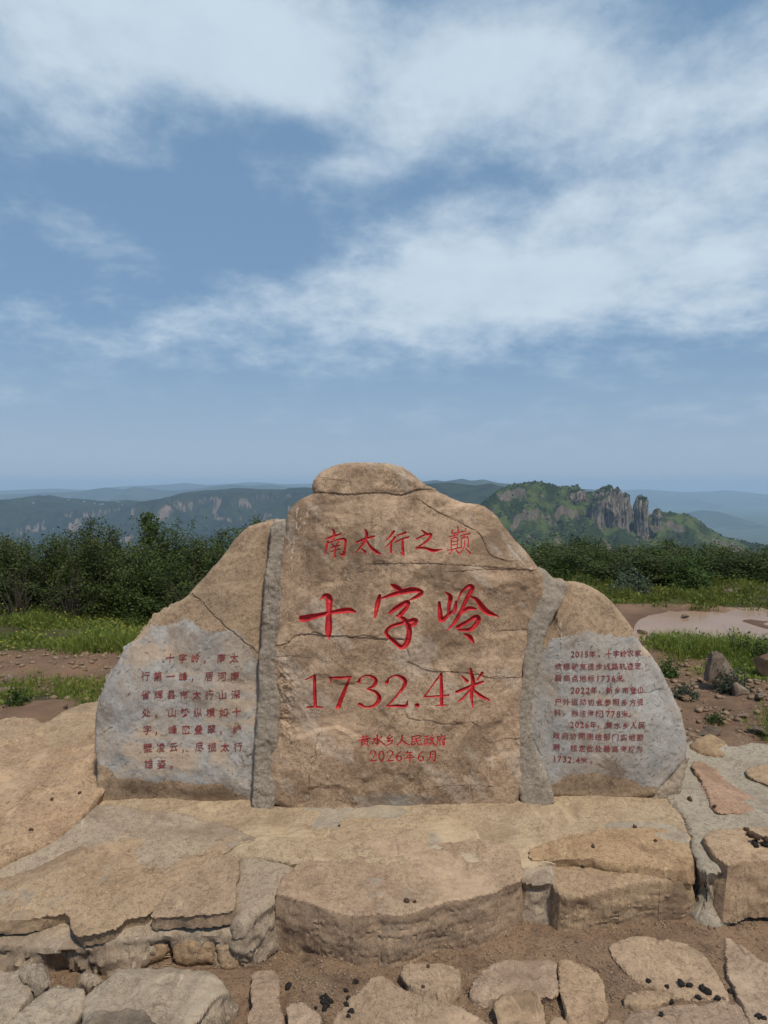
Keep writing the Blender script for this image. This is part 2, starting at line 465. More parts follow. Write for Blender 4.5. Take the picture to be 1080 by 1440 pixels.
def hill_mat(name, g1, g2, g3, rock1, rock2, sc, lo=0.55, hi=0.72):
    m = MB(name)
    c = m.mix(m.rng(m.noise(0.012 * sc, 6, 0.62, dist=0.4), 0.42, 0.56), g1, g2)
    c = m.mix(m.rng(m.noise(0.035 * sc, 6, 0.65), 0.5, 0.62), c, g3)
    rk = m.mix(m.rng(m.noise(0.03 * sc, 6, 0.65, stretch=(1, 1, 0.25)), 0.35, 0.65), rock1, rock2)
    rk = m.mix(m.math('MULTIPLY', m.rng(m.noise(0.16 * sc, 4, 0.65, stretch=(1, 1, 0.2)), 0.5, 0.65), 0.65), rk, tuple(q * 0.35 for q in rock2))
    st = m.math('ADD', m.nz(), m.math('MULTIPLY', m.math('SUBTRACT', m.noise(0.05 * sc, 5, 0.7), 0.5), 0.55))
    c = m.mix(m.rng(st, lo, hi, 1, 0), c, rk)
    m.col(c); m.b.inputs['Specular IOR Level'].default_value = 0.0
    m.bump(m.noise(0.2 * sc, 6, 0.7), 0.9, 4.0 / sc)
    return m.m


M_KARST = hill_mat('karst_slopes', (0.026, 0.040, 0.016), (0.085, 0.108, 0.036), (0.036, 0.052, 0.02), (0.22, 0.17, 0.13), (0.15, 0.13, 0.10), 1.6, 0.36, 0.52)
M_PLAT = hill_mat('plateau_slopes', (0.018, 0.028, 0.016), (0.034, 0.046, 0.024), (0.014, 0.022, 0.014), (0.34, 0.235, 0.175), (0.17, 0.14, 0.11), 0.7, 0.38, 0.52)
M_FAR = hill_mat('far_slopes', (0.035, 0.05, 0.03), (0.06, 0.075, 0.04), (0.03, 0.04, 0.025), (0.2, 0.16, 0.13), (0.13, 0.11, 0.10), 0.2, 0.3, 0.45)
M_WOOD = simple('far_crowns', (0.022, 0.036, 0.015), (0.035, 0.052, 0.02), scale=0.05)


def pillar_mat():
    m = MB('cliff_rock')
    rk = m.mix(m.rng(m.noise(0.09, 6, 0.65, stretch=(1, 1, 0.22)), 0.38, 0.62), (0.31, 0.24, 0.19), (0.165, 0.145, 0.122))
    rk = m.mix(m.math('MULTIPLY', m.rng(m.noise(0.3, 5, 0.7, stretch=(1, 1, 0.12)), 0.49, 0.58), 0.9), rk, (0.045, 0.042, 0.034))
    rk = m.mix(m.math('MULTIPLY', m.rng(m.noise(0.12, 5, 0.7), 0.55, 0.62), 0.85), rk, (0.035, 0.05, 0.02))
    c = m.mix(m.rng(m.nz(), 0.35, 0.6), rk, (0.028, 0.042, 0.018))
    m.col(c); m.bump(m.noise(0.5, 6, 0.7), 0.8, 1.5); m.b.inputs['Specular IOR Level'].default_value = 0.0
    return m.m


M_PILLAR = pillar_mat()


def water_mat():
    m = MB('muddy_water')
    m.col(m.mix(m.rng(m.noise(1.2, 4, 0.6), 0.35, 0.65), (0.33, 0.215, 0.14), (0.29, 0.185, 0.118)))
    m.b.inputs['Roughness'].default_value = 0.14; m.b.inputs['Specular IOR Level'].default_value = 0.06
    m.bump(m.noise(5, 3, 0.5), 0.05, 0.01)
    return m.m


# ------------------------------------------------------------------ rock builder
def chaikin(P, n=1):
    P = np.asarray(P, float)
    for _ in range(n):
        Q = np.roll(P, -1, 0)
        P = np.stack([0.78 * P + 0.22 * Q, 0.22 * P + 0.78 * Q], 1).reshape(-1, 2)
    return P


def poly_sdf(P, X, Y):
    """signed distance, positive inside"""
    d2 = np.full(X.shape, 1e9); ins = np.zeros(X.shape, bool)
    n = len(P)
    for i in range(n):
        ax, ay = P[i]; bx, by = P[(i + 1) % n]
        ex, ey = bx - ax, by - ay
        L = ex * ex + ey * ey + 1e-15
        wx, wy = X - ax, Y - ay
        t = np.clip((wx * ex + wy * ey) / L, 0, 1)
        d2 = np.minimum(d2, (wx - t * ex) ** 2 + (wy - t * ey) ** 2)
        if ay != by:
            c = (ay > Y) != (by > Y)
            ins ^= c & (X < ex * (Y - ay) / (ey + (1e-15 if ey == 0 else 0)) + ax)
    d = np.sqrt(d2)
    return np.where(ins, d, -d)


def line_dist(pts, X, Y, ws=None):
    """distance field to a polyline, minus its (varying) half width; evaluated in the box around it"""
    pts = np.asarray(pts, float)
    out = np.full(X.shape, 1e3)
    ws = np.zeros(len(pts)) if ws is None else np.asarray(ws, float)
    mg = 0.05
    m = (X > pts[:, 0].min() - mg) & (X < pts[:, 0].max() + mg) & (Y > pts[:, 1].min() - mg) & (Y < pts[:, 1].max() + mg)
    if not m.any(): return out
    x, y = X[m], Y[m]; o = np.full(x.shape, 1e3)
    for i in range(len(pts) - 1):
        ax, ay = pts[i]; bx, by = pts[i + 1]; ex, ey = bx - ax, by - ay
        L = ex * ex + ey * ey + 1e-15
        t = np.clip(((x - ax) * ex + (y - ay) * ey) / L, 0, 1)
        d = np.hypot(x - ax - t * ex, y - ay - t * ey) - (ws[i] + t * (ws[i + 1] - ws[i]))
        o = np.minimum(o, d)
    out[m] = o
    return out


def catmull(P, k=5):
    P = np.asarray(P, float)
    if len(P) < 3: return P
    Q = np.vstack([2 * P[0] - P[1], P, 2 * P[-1] - P[-2]])
    out = []
    for i in range(1, len(Q) - 2):
        for j in range(k):
            t = j / k
            out.append(0.5 * ((2 * Q[i]) + (-Q[i - 1] + Q[i + 1]) * t + (2 * Q[i - 1] - 5 * Q[i] + 4 * Q[i + 1] - Q[i + 2]) * t * t
                              + (-Q[i - 1] + 3 * Q[i] - 3 * Q[i + 1] + Q[i + 2]) * t ** 3))
    out.append(P[-1])
    return np.array(out)


def rock(name, px, fr, mat, parent=None, cell=0.007, thick=0.15, R=0.02, Rn=None, amp=0.01, freq=5.0, fine=0.0009, edge=0.008, efreq=14.0, facets=0, flake=0.0, fl_freq=2.6, smear=0.0,
         side=0.012, strata=0.0, flare=0.0, seed=0, smooth=1, cracks=(), hfun=None, mfun=None, glyphs=None, gnames=None, sharp=38, letter=None, uvpoly=None, info=None, levels=None):
    P = np.array([fr.uv(*p) for p in px]) if uvpoly is None else np.asarray(uvpoly, float)
    P = chaikin(P, smooth)
    Rn = R if Rn is None else Rn
    pad = edge * 2 + 2 * cell
    u0, v0 = P.min(0) - pad; u1, v1 = P.max(0) + pad
    us = np.arange(u0, u1, cell); vs = np.arange(v0, v1, cell)
    Ug, Vg = np.meshgrid(us, vs)                      # [nv, nu]
    o3 = fr.O
    sd_ = poly_sdf(P, Ug, Vg)
    sd_ = sd_ + edge * fbm(Ug * efreq, Vg * efreq, seed * 3.1, 4, seed, 0.42)
    gy, gx = np.gradient(sd_, cell)
    gl = np.hypot(gx, gy) + 1e-6
    t = np.clip(sd_ / R, 0, 1)
    H = -Rn * (1 - np.sqrt(np.clip(1 - (1 - t) ** 2, 0, 1)))
    H = H + amp * fbm(Ug * freq, Vg * freq, seed * 1.7 + 0.3, 4, seed + 11) + fine * fbm(Ug * 60, Vg * 60, 0.5, 3, seed + 31)
    mask = np.zeros(Ug.shape + (4,))
    if flake:
        ff_ = 3.2 * fbm(Ug * fl_freq + seed, Vg * fl_freq * 1.3, seed * 0.9, 6, seed + 41, 0.55)
        H = H + flake * (np.floor(ff_) + sstep((ff_ - np.floor(ff_) - 0.9) / 0.1))
    if facets:
        rr = np.random.default_rng(seed + 900); cen = P.mean(0); sp = (P.max(0) - P.min(0)) / 2
        for _ in range(9):
            an = rr.uniform(0, 6.283); n2 = np.array([math.cos(an), math.sin(an)]); reach = abs(n2[0]) * sp[0] + abs(n2[1]) * sp[1]
            pr_ = (Ug - cen[0]) * n2[0] + (Vg - cen[1]) * n2[1] - rr.uniform(0.5, 0.95) * reach + 0.01 * fbm(Ug * 12, Vg * 12, an, 3, seed + 17)
            H = H - np.maximum(pr_, 0) * rr.uniform(0.25, 0.9) * facets
    if hfun is not None: H = H + hfun(Ug, Vg, sd_)
    for c in cracks:                                   # (pixel polyline, half width m, depth m, step m)
        pts = catmull([fr.uv(*p) for p in c[0]], 4)
        w, dep, stp = c[1], c[2], c[3]
        jx = 0.009 * fbm(Ug * 22, Vg * 22, 1.5, 3, seed + 5); jy = 0.009 * fbm(Ug * 22, Vg * 22, 7.5, 3, seed + 6)
        d = line_dist(pts, Ug + jx, Vg + jy)
        wv = 0.55 * w * (0.75 + 0.6 * fbm(Ug * 14, Vg * 14, 4.4, 2, seed + 8))
        g = np.clip(1 - d / np.maximum(wv, 1e-4), 0, 1)
        H = H - 0.7 * dep * np.sqrt(g)
        mask[..., 1] = np.maximum(mask[..., 1], sstep(g * 1.4) * min(1.0, dep / 0.007) * np.clip(0.7 + 1.3 * fbm(Ug * 9, Vg * 9, 3.3, 2, seed + 19), 0.05, 1))
        if stp:
            yl = np.interp(Ug, *zip(*sorted((a, b) for a, b in pts)))
            near = np.exp(-np.clip(d, 0, 9) / 0.03)
            H = H + 0.5 * stp * near * np.where(Vg > yl, 1, -0.6)
    if smear: mask[..., 0] = np.maximum(mask[..., 0], smear * sstep((fbm(Ug * 4 + 3, Vg * 6, seed * 1.9, 4, seed + 51) - 0.12) / 0.4))
    if mfun is not None: mfun(Ug, Vg, sd_, mask)
    # carved brush lettering
    lid = None
    if glyphs:
        dl = np.full(Ug.shape, 1e3); lid = np.full(Ug.shape, -1)
        for k, strokes in enumerate(glyphs):
            for st in strokes:
                pts = catmull(st, 5)
                d = line_dist(pts[:, :2], Ug, Vg, np.maximum(pts[:, 2], 0.0008))
                m = d < dl
                dl[m] = d[m]; lid[m] = k
        ly, lx = np.gradient(np.clip(dl, -1, 0.2), cell)
        ll = lx * lx + ly * ly + 1e-6
        near = (np.abs(dl) < 0.55 * cell) & (ll > 0.2)
        Ug = np.where(near, Ug - dl * lx / ll, Ug); Vg = np.where(near, Vg - dl * ly / ll, Vg)
        dz = np.where(near, 0, np.clip(-dl, 0, 1))
        H = H - np.where(dl < 0, np.minimum(dz * 1.5, 0.014), 0)
        mask[..., 1] *= (dl > 0.002)
    idx = np.arange(Ug.size).reshape(Ug.shape)
    cc = 0.25 * (sd_[:-1, :-1] + sd_[1:, :-1] + sd_[:-1, 1:] + sd_[1:, 1:])
    keep = cc > 0
    q = np.stack([idx[:-1, :-1], idx[:-1, 1:], idx[1:, 1:], idx[1:, :-1]], -1)[keep]
    # boundary
    E = np.concatenate([q[:, [0, 1]], q[:, [1, 2]], q[:, [2, 3]], q[:, [3, 0]]])
    key = E.min(1).astype(np.int64) * Ug.size + E.max(1)
    uq, inv, cnt = np.unique(key, return_inverse=True, return_counts=True)
    bE = E[cnt[inv] == 1]
    bv = np.unique(bE)
    uu, vv, hh = Ug.ravel().copy(), Vg.ravel().copy(), H.ravel()
    s = sd_.ravel()[bv]; nx = (gx / gl).ravel()[bv]; ny = (gy / gl).ravel()[bv]
    st = np.clip(s / gl.ravel()[bv], -1.2 * cell, 1.2 * cell)
    uu[bv] -= st * nx; vv[bv] -= st * ny
    top = fr.P(uu, vv, hh)
    used = np.zeros(Ug.size, bool); used[q.ravel()] = True
    remap = -np.ones(Ug.size, int); remap[used] = np.arange(used.sum())
    V = [top[used]]; MK = [mask.reshape(-1, 4)[used]]
    Q = remap[q]
    # walls
    nlev = levels or int(max(3, min(40, thick / max(cell * 1.3, 0.006))))
    nb = len(bv); base = used.sum()
    prev = remap[bv]; bmap = -np.ones(Ug.size, int); bmap[bv] = np.arange(nb)
    wq = []
    outdir = -(nx[:, None] * fr.U + ny[:, None] * fr.V)
    Pb = top[bv]; mk = mask.reshape(-1, 4)[bv].copy(); mk[:, 1] = 0; mk[:, 3] *= 0.5
    for j in range(1, nlev + 1):
        f = j / nlev; dep = thick * f
        pos = Pb - fr.N * dep
        off = side * fbm(pos[:, 0] * 7, pos[:, 1] * 7, pos[:, 2] * 7, 4, seed + 21) + side * 0.45 * fbm(pos[:, 0] * 30, pos[:, 1] * 30, pos[:, 2] * 30, 3, seed + 22)
        qn = 3 * fbm(pos[:, 0] * 6, pos[:, 1] * 6, pos[:, 2] * 9, 4, seed + 27); qf = np.floor(qn)
        off = off * 0.5 + side * 0.5 * (qf + sstep((qn - qf - 0.85) / 0.15))
        if strata:
            lv = fbm(pos[:, 0] * 2.2, pos[:, 1] * 2.2, pos[:, 2] * 55, 3, seed + 25)
            lv2 = fbm(pos[:, 0] * 3.5, pos[:, 1] * 3.5, pos[:, 2] * 150, 2, seed + 26)
            off = off - strata * (np.clip(1 - np.abs(lv) / 0.16, 0, 1) + 0.5 * np.clip(1 - np.abs(lv2) / 0.2, 0, 1))
        off = off * min(1, f * 5) + flare * f
        V.append(pos + outdir * off[:, None]); MK.append(mk)
        cur = base + np.arange(nb); base += nb
        a = prev[bmap[bE[:, 0]]]; b = prev[bmap[bE[:, 1]]]; c = cur[bmap[bE[:, 1]]]; d = cur[bmap[bE[:, 0]]]
        wq.append(np.stack([b, a, d, c], 1))
        prev = cur
    V = np.concatenate(V); MK = np.concatenate(MK); W = np.concatenate(wq)
    if info is not None: info.update(us=us, vs=vs, H=H, fr=fr)
    objs = []
    if glyphs:
        lc = (dl[:-1, :-1] + dl[1:, :-1] + dl[:-1, 1:] + dl[1:, 1:])[keep] * 0.25
        ids = lid[:-1, :-1][keep]
        inside = lc < -0.0001
        me = mesh_np(name, V, np.concatenate([Q[~inside], W]), mask=MK)
        o = link(name, me, mat, parent)
        for k in range(len(glyphs)):
            qq = Q[inside & (ids == k)]
            if not len(qq): continue
            uqv, iv = np.unique(qq, return_inverse=True)
            nm = gnames[k] if gnames else 'inscription_line'
            link(nm, mesh_np(nm, V[uqv], iv.reshape(-1, 4)), letter, o)
    else:
        me = mesh_np(name, V, np.concatenate([Q, W]), mask=MK)
        if sharp: me.set_sharp_from_angle(angle=math.radians(sharp))
        o = link(name, me, mat, parent)
    return o


def sample_h(info, u, v):
    us, vs, H = info['us'], info['vs'], info['H']
    c = us[1] - us[0]
    fu = np.clip((u - us[0]) / c, 0, len(us) - 2); fv = np.clip((v - vs[0]) / c, 0, len(vs) - 2)
    i, j = fu.astype(int), fv.astype(int); a, b = fu - i, fv - j
    return H[j, i] * (1 - a) * (1 - b) + H[j, i + 1] * a * (1 - b) + H[j + 1, i] * (1 - a) * b + H[j + 1, i + 1] * a * b


# ------------------------------------------------------------------ ground
POND_PX = [(890, 882), (897, 871), (915, 864), (945, 860), (985, 860), (1030, 869), (1075, 883), (1130, 893), (1180, 903), (1110, 905), (1040, 898), (985, 895), (930, 893), (897, 890)]
pond_fr = flat(7, 0.025)
POND = np.array([pond_fr.uv(*p) for p in POND_PX]) + np.array([0, 7.0])


def ground_z(x, y):
    x, y = np.asarray(x, float), np.asarray(y, float)
    z = 0.014 * (1 - sstep((y - 2.4) / 0.5)) + 0.2 * sstep((y - 2.5) / 0.9) - 0.1 * sstep((y - 4.0) / 1.4) - 0.06 * sstep((y - 5.4) / 1.4)
    z = z + 0.10 * sstep((-x - 1.0) / 2.0) * sstep((y - 5.5) / 1.5)
    near = 1 - sstep((np.abs(y - 6) - 10) / 20)
    z = z + 0.045 * fbm(x * 1.1, y * 0.9, 0.2, 4, 3) * (0.25 + 0.75 * sstep((y - 2.4) / 1.0)) + 0.012 * fbm(x * 6, y * 6, 0.7, 4, 5) * near + 0.004 * fbm(x * 22, y * 22, 0.7, 3, 6) * near
    pd = poly_sdf(POND, x, y)
    z = np.where(pd > -0.5, np.minimum(z, z * sstep(-pd / 0.5) + (0.022 - 0.3 * np.clip(pd, -0.05, 0.5)) * (1 - sstep(-pd / 0.5))), z)
    r = np.hypot(np.maximum(np.abs(x) - 9, 0), np.maximum(np.maximum(y - 10.5, -25 - y), 0))
    z = z - 0.22 * np.maximum(r - 1, 0) ** 1.02 * sstep(r / 6) * (r < 60) - (r >= 60) * 0.0
    far = 13.5 + 0.33 * (r - 60)
    z = np.where(r >= 60, z * 0 - np.minimum(far, 360 + 0 * r) + np.minimum(r / 400, 1) * 14 * fbm(x / 160, y / 160, 0, 4, 9), z)
    return z


def axis_pts(lo, hi, fine_lo, fine_hi, fine, ratio=1.12):
    a = list(np.arange(fine_lo, fine_hi + fine * 0.5, fine))
    s = fine; p = a[-1]
    while p < hi: s *= ratio; p += s; a.append(p)
    s = fine; p = a[0]; b = []
    while p > lo: s *= ratio; p -= s; b.append(p)
    return np.array(b[::-1] + a)


gx_ = axis_pts(-15500, 15500, -1.7, 1.7, 0.017, 1.035)
gy_ = axis_pts(-3000, 15500, 1.6, 3.6, 0.017, 1.03)
GX, GY = np.meshgrid(gx_, gy_)
GZ = ground_z(GX, GY)
GRASS_ZONES = [  # world polygons (x, y)
    [(-9, 5.75), (-3.2, 5.7), (-2.2, 5.8), (-1.5, 6.0), (-1.0, 7.5), (-1.2, 11), (-9, 11)],
    [(-3.6, 3.95), (-2.4, 3.95), (-1.5, 4.2), (-1.4, 4.75), (-2.2, 4.85), (-3.6, 4.8)],
    [(2.2, 5.55), (2.6, 5.5), (3.4, 5.35), (5, 4.9), (7, 5.0), (8, 6.5), (4.0, 6.45), (2.55, 6.5), (2.25, 6.2)],
    [(1.6, 8.2), (2.4, 8.2), (2.9, 8.45), (4.2, 8.4), (5.6, 7.6), (9, 7.2), (9, 11.5), (1, 11.5), (1.0, 9.2)],
    [(2.15, 3.75), (2.6, 3.7), (3.2, 3.9), (3.3, 4.8), (2.9, 4.7), (2.75, 4.2)],
]
gm = np.zeros(GX.shape + (4,))
for zq in GRASS_ZONES:
    gm[..., 0] = np.maximum(gm[..., 0], sstep(0.1 + poly_sdf(np.array(zq, float), GX, GY) / 0.6))
gm[..., 3] = sstep(1.0 + (poly_sdf(POND, GX, GY) + 0.08 * fbm(GX * 2, GY * 2, 0.4, 3, 33)) / 0.35)
gm[..., 1] = np.where(GY > 3.2, sstep((GY - 3.2) / 0.8), 0)
gm[..., 2] = sstep((np.hypot(GX, GY) - 14) / 10)
gi = np.arange(GX.size).reshape(GX.shape)
gq = np.stack([gi[:-1, :-1], gi[:-1, 1:], gi[1:, 1:], gi[1:, :-1]], -1).reshape(-1, 4)
ground = link('ground', mesh_np('ground', np.stack([GX, GY, GZ], -1).reshape(-1, 3), gq, mask=gm.reshape(-1, 4)), M_GROUND)
tag(ground, kind='structure')
wx0, wy0 = POND.min(0) - 0.3; wx1, wy1 = POND.max(0) + 0.3
pw = mesh_np('puddle_water', [(wx0, wy0, 0.02), (wx1, wy0, 0.02), (wx1, wy1, 0.02), (wx0, wy1, 0.02)], [(0, 1, 2, 3)])
tag(link('water', pw, water_mat()), kind='structure')


# ------------------------------------------------------------------ far hills
def world_pt(px, py, D):
    return (px - 540) / 960.0 * D, D, CAM_Z - (py - 683) / 960.0 * D


def ridge(name, crest, D, cell, back, front, prof, mat, rough=0.0, rfreq=0.01, seed=0):
    c = np.array(crest, float)
    xs = (c[:, 0] - 540) / 960.0 * D; zs = CAM_Z - (c[:, 1] - 683) / 960.0 * D
    X = np.arange(xs[0], xs[-1], cell); S = np.arange(-back, front, cell)
    XX, SS = np.meshgrid(X, S)
    zc = np.interp(XX, xs, zs)
    Z = prof(XX, SS, zc)
    if rough: Z = Z + rough * fbm(XX * rfreq, SS * rfreq, 0.3, 5, seed) * sstep(0.25 + np.abs(SS) / (40 * cell))
    YY = D - SS
    i = np.arange(XX.size).reshape(XX.shape)
    q = np.stack([i[:-1, :-1], i[1:, :-1], i[1:, 1:], i[:-1, 1:]], -1).reshape(-1, 4)
    o = link(name, mesh_np(name, np.stack([XX, YY, Z], -1).reshape(-1, 3), q), mat)
    tag(o, kind='structure')
    return o, (XX, YY, Z)


def prof_far(slope, seed, sc):
    def f(X, S, zc):
        s = np.abs(S)
        r = ridged(X / sc, S / sc * 0.5, 0.1, 4, seed)
        return zc - slope * s * (1 - 0.35 * r * sstep(s / sc)) - 0.0
    return f


ridge('hills', [(-260, 692), (0, 690), (40, 688), (80, 687), (120, 689), (170, 684), (200, 683), (240, 681), (262, 679), (290, 682), (330, 680), (352, 678), (375, 679), (400, 681), (440, 680), (500, 683), (600, 684)],
      11500, 45, 900, 2600, prof_far(0.28, 40, 900), M_FAR)
ridge('hills', [(-200, 697), (0, 695), (60, 693), (110, 691), (128, 688), (150, 685), (175, 688), (190, 684), (215, 687), (240, 690), (270, 688), (300, 684), (326, 681), (350, 683), (380, 681), (405, 684), (430, 685), (560, 688)],
      7600, 32, 600, 2000, prof_far(0.3, 50, 600), M_FAR)
ridge('hills', [(590, 678), (612, 675), (625, 677), (650, 673), (662, 676), (680, 674), (700, 679), (760, 684), (860, 690)], 5200, 20, 400, 1300, prof_far(0.35, 60, 300), M_FAR)
ridge('hills', [(580, 683), (605, 680), (630, 678), (650, 680), (668, 682), (690, 679), (702, 683), (740, 690), (800, 700), (860, 712)], 2500, 11, 200, 800, prof_far(0.5, 61, 180), M_PLAT, 10, 0.012, 5)
ridge('hills', [(780, 690), (860, 690), (905, 688), (960, 692), (1000, 691), (1020, 689), (1050, 692), (1090, 697), (1200, 702), (1400, 705)], 13500, 60, 900, 4500, prof_far(0.16, 70, 1500), M_FAR)
ridge('hills', [(900, 735), (950, 725), (985, 717), (1010, 719), (1040, 728), (1065, 736), (1100, 742), (1300, 752)], 6500, 28, 500, 1500, prof_far(0.24, 80, 700), M_FAR)


def prof_plateau(X, S, zc):
    s = np.maximum(S, 0)
    n1_ = fbm(X / 300, S / 420, 0.2, 5, 90); rv = ridged(X / 170, S / 420, 0.4, 5, 93)
    z = zc - 0.045 * s - 8 * np.clip(n1_, -1, 1) * sstep(s / 150)
    rim = 420 + 300 * fbm(X / 420, X * 0, 0.2, 4, 95) + 120 * rv
    t = s - rim
    z = z - 0.17 * np.maximum(t, 0) - 22 * np.clip(rv, -0.6, 1.2) * sstep(t / 200)
    for k, (d0, amp_, ht) in enumerate([(0, 60, 38), (150, 110, 30), (330, 140, 42), (560, 160, 40), (820, 160, 40)]):
        tt = t - d0 - amp_ * fbm(X / 130, S / 300, k * 3.1, 4, 96 + k)
        on = sstep((fbm(X / 75, S / 240, k * 5.7, 4, 110 + k) + 0.12) / 0.35)
        z = z - ht * sstep(tt / 32) * on - ht * 0.8 * sstep(tt / 190) * (1 - on)
    z = z + 5 * fbm(X / 38, S / 38, 0.6, 4, 94) * sstep((s + 20) / 100)
    return np.where(S < 0, zc - 0.12 * -S, z)


hp, (PX, PY, PZ) = ridge('hills', [(-260, 716), (-60, 710), (0, 705), (30, 702), (58, 699), (71, 696), (85, 700), (120, 702), (150, 705), (180, 703), (200, 705), (215, 703), (240, 699), (262, 693), (285, 690), (315, 688), (335, 686), (370, 688), (400, 688), (430, 685), (470, 690), (560, 692), (640, 694)],
                         3500, 9, 250, 1700, prof_plateau, M_PLAT)


def prof_karst(X, S, zc):
    s = np.maximum(S, 0)
    n = ridged(X / 80, S / 150, 0.2, 5, 100)
    z = zc - 0.30 * s - 12 * np.clip(n, -0.6, 1.2) * sstep(s / 50)
    for k, (d0, amp_, ht) in enumerate([(25, 25, 14), (70, 40, 18), (120, 45, 14), (180, 60, 12)]):
        tt = s - d0 - amp_ * fbm(X / 60, S / 140, k * 3.1, 4, 130 + k)
        on = sstep((fbm(X / 38, S / 120, k * 5.7, 3, 140 + k) + 0.05) / 0.3)
        z = z - ht * sstep(tt / 7) * on - ht * sstep(tt / 50) * (1 - on)
    z = z - 7 * np.clip(ridged(X / 30, S / 55, 0.7, 4, 105), -0.5, 1) * sstep(s / 25) + 2.4 * fbm(X / 9, S / 9, 0.3, 4, 104)
    return np.where(S < 0, zc - 0.5 * -S, z)


KD = 1200
ko, (KX, KY, KZ) = ridge('hills', [(560, 760), (640, 742), (668, 716), (680, 704), (700, 690), (715, 683), (735, 679), (752, 676.5), (770, 681), (785, 684), (800, 685), (812, 683), (822, 691), (835, 693), (846, 698), (868, 712), (890, 724), (912, 724), (930, 720), (950, 721), (968, 723), (980, 729), (996, 742), (1020, 755), (1060, 764), (1100, 769), (1200, 790)],
                         KD, 2.4, 110, 420, prof_karst, M_KARST)


def pillar(px, ytop, ybot, wpx, seed, label, D=KD - 60, lean=0.0, dy=0.0, depth=1.0):
    s = D / 960.0
    x0 = (px - 540) * s; zt = CAM_Z - (ytop - 683) * s; zb = CAM_Z - (ybot - 683) * s - 12
    R0 = wpx * s / 2
    na, nh = 72, 60
    A, T = np.meshgrid(np.linspace(0, 2 * np.pi, na, endpoint=False), np.linspace(0, 1, nh))
    hgt = zt - zb
    prof = (1.12 - 0.2 * T + 0.10 * np.sin(T * 9 + seed)) * np.sqrt(np.clip(1 - np.clip((T - 0.9) / 0.1, 0, 1) ** 2, 0.0, 1))
    cxx, syy = np.cos(A), np.sin(A)
    flt = ridged(cxx * 2.6 + seed, syy * 2.6, T * 0.7, 4, seed + 13)
    rr = R0 * prof * (1 + 0.42 * fbm(cxx * 1.8, syy * 1.8, T * 1.6, 4, seed) + 0.17 * np.clip(flt, -1, 1) + 0.10 * fbm(cxx * 9, syy * 9, T * 9, 3, seed + 7))
    X = x0 + rr * cxx + lean * T * R0 + 0.25 * R0 * fbm(T * 4, T * 0, seed, 3, seed); Y = D + dy + rr * syy * depth; Z = zb + hgt * T + 0.09 * hgt * T * fbm(cxx * 1.5, syy * 1.5, seed * 2.2, 3, seed + 5) + 1.0 * fbm(cxx * 3, syy * 3, T * 4, 3, seed + 3)
    i = np.arange(X.size).reshape(X.shape); j = np.roll(i, -1, 1)
    q = np.stack([i[:-1], j[:-1], j[1:], i[1:]], -1).reshape(-1, 4)
    o = link('rock_pillar', mesh_np('rock_pillar', np.stack([X, Y, Z], -1).reshape(-1, 3), q), M_PILLAR)
    tag(o, label, 'rock pillar', 'rock pillars on the karst mountain')
    return (x0, D + dy, zt, R0)


PT = [pillar(903, 698, 750, 16, 1, 'free-standing slender rock pillar, rightmost of the cliff row on the far mountain', lean=-0.1),
      pillar(913, 710, 750, 9, 4, 'low narrow rock fin behind the right shoulder of the slender pillar', dy=25),
      pillar(881, 695, 750, 13, 2, 'rock pillar with a gap on its right, beside the broad cliff mass', dy=5),
      pillar(856, 685, 748, 22, 3, 'broad vertical cliff mass with a tree-covered top, left of the rock pillars', dy=10, depth=1.6),
      pillar(838, 700, 755, 18, 5, 'low dark cliff buttress at the left foot of the broad cliff mass', dy=-6)]
PT += [pillar(842, 690, 750, 11, 6, 'rounded cliff knob on the left end of the broad cliff mass', dy=2), pillar(868, 689, 748, 10, 7, 'rounded cliff knob on the right end of the broad cliff mass', dy=0),
       pillar(817, 688, 715, 22, 8, 'low crag on the ridge to the left of the broad cliff mass', dy=30), pillar(931, 717, 730, 10, 9, 'small rocky crag on the slope right of the slender pillar', dy=20)]
# far wood: countless little crowns
ico = bmesh.new(); bmesh.ops.create_icosphere(ico, subdivisions=1, radius=1.0)
icv = np.array([v.co[:] for v in ico.verts]); icf = np.array([[v.index for v in f.verts] for f in ico.faces]); ico.free()


def crowns(pts, sizes, name, mat, label):
    n = len(pts)
    V = icv[None] * (1 + 0.35 * rng.standard_normal((n, len(icv), 1)) * 0.6)
    V = V * np.array([1, 1, 0.9]) * sizes[:, None, None] + pts[:, None, :]
    F = icf[None] + (np.arange(n) * len(icv))[:, None, None]
    o = link(name, mesh_np(name, V.reshape(-1, 3), None, F.reshape(-1, 3), smooth=True), mat)
    tag(o, label, 'trees', None, 'stuff')


kp = np.stack([KX, KY, KZ], -1).reshape(-1, 3)
wsel = fbm(kp[:, 0] / 55, kp[:, 1] / 55, 0.3, 4, 120)
crest = np.abs(KD - kp[:, 1]) < 8
pr = np.where(wsel > 0.12, 0.26, 0.012) + crest * 0.22
sel = rng.random(len(kp)) < pr
kpt = kp[sel] + np.array([0, 0, 0.6])
ptops = []
for (x0, y0, zt, R0) in PT:
    a = rng.random(60) * 6.28; r_ = R0 * 0.75 * np.sqrt(rng.random(60))
    ptops.append(np.stack([x0 + r_ * np.cos(a), y0 + r_ * np.sin(a), zt - 2.5 * (r_ / R0) ** 2 - 1.0 + 0 * a], -1))
kpt = np.concatenate([kpt] + ptops)
crowns(kpt, 1.0 + 1.6 * rng.random(len(kpt)) ** 2, 'far_wood', M_WOOD, 'dark scrub wood spread over the slopes of the far karst mountain')
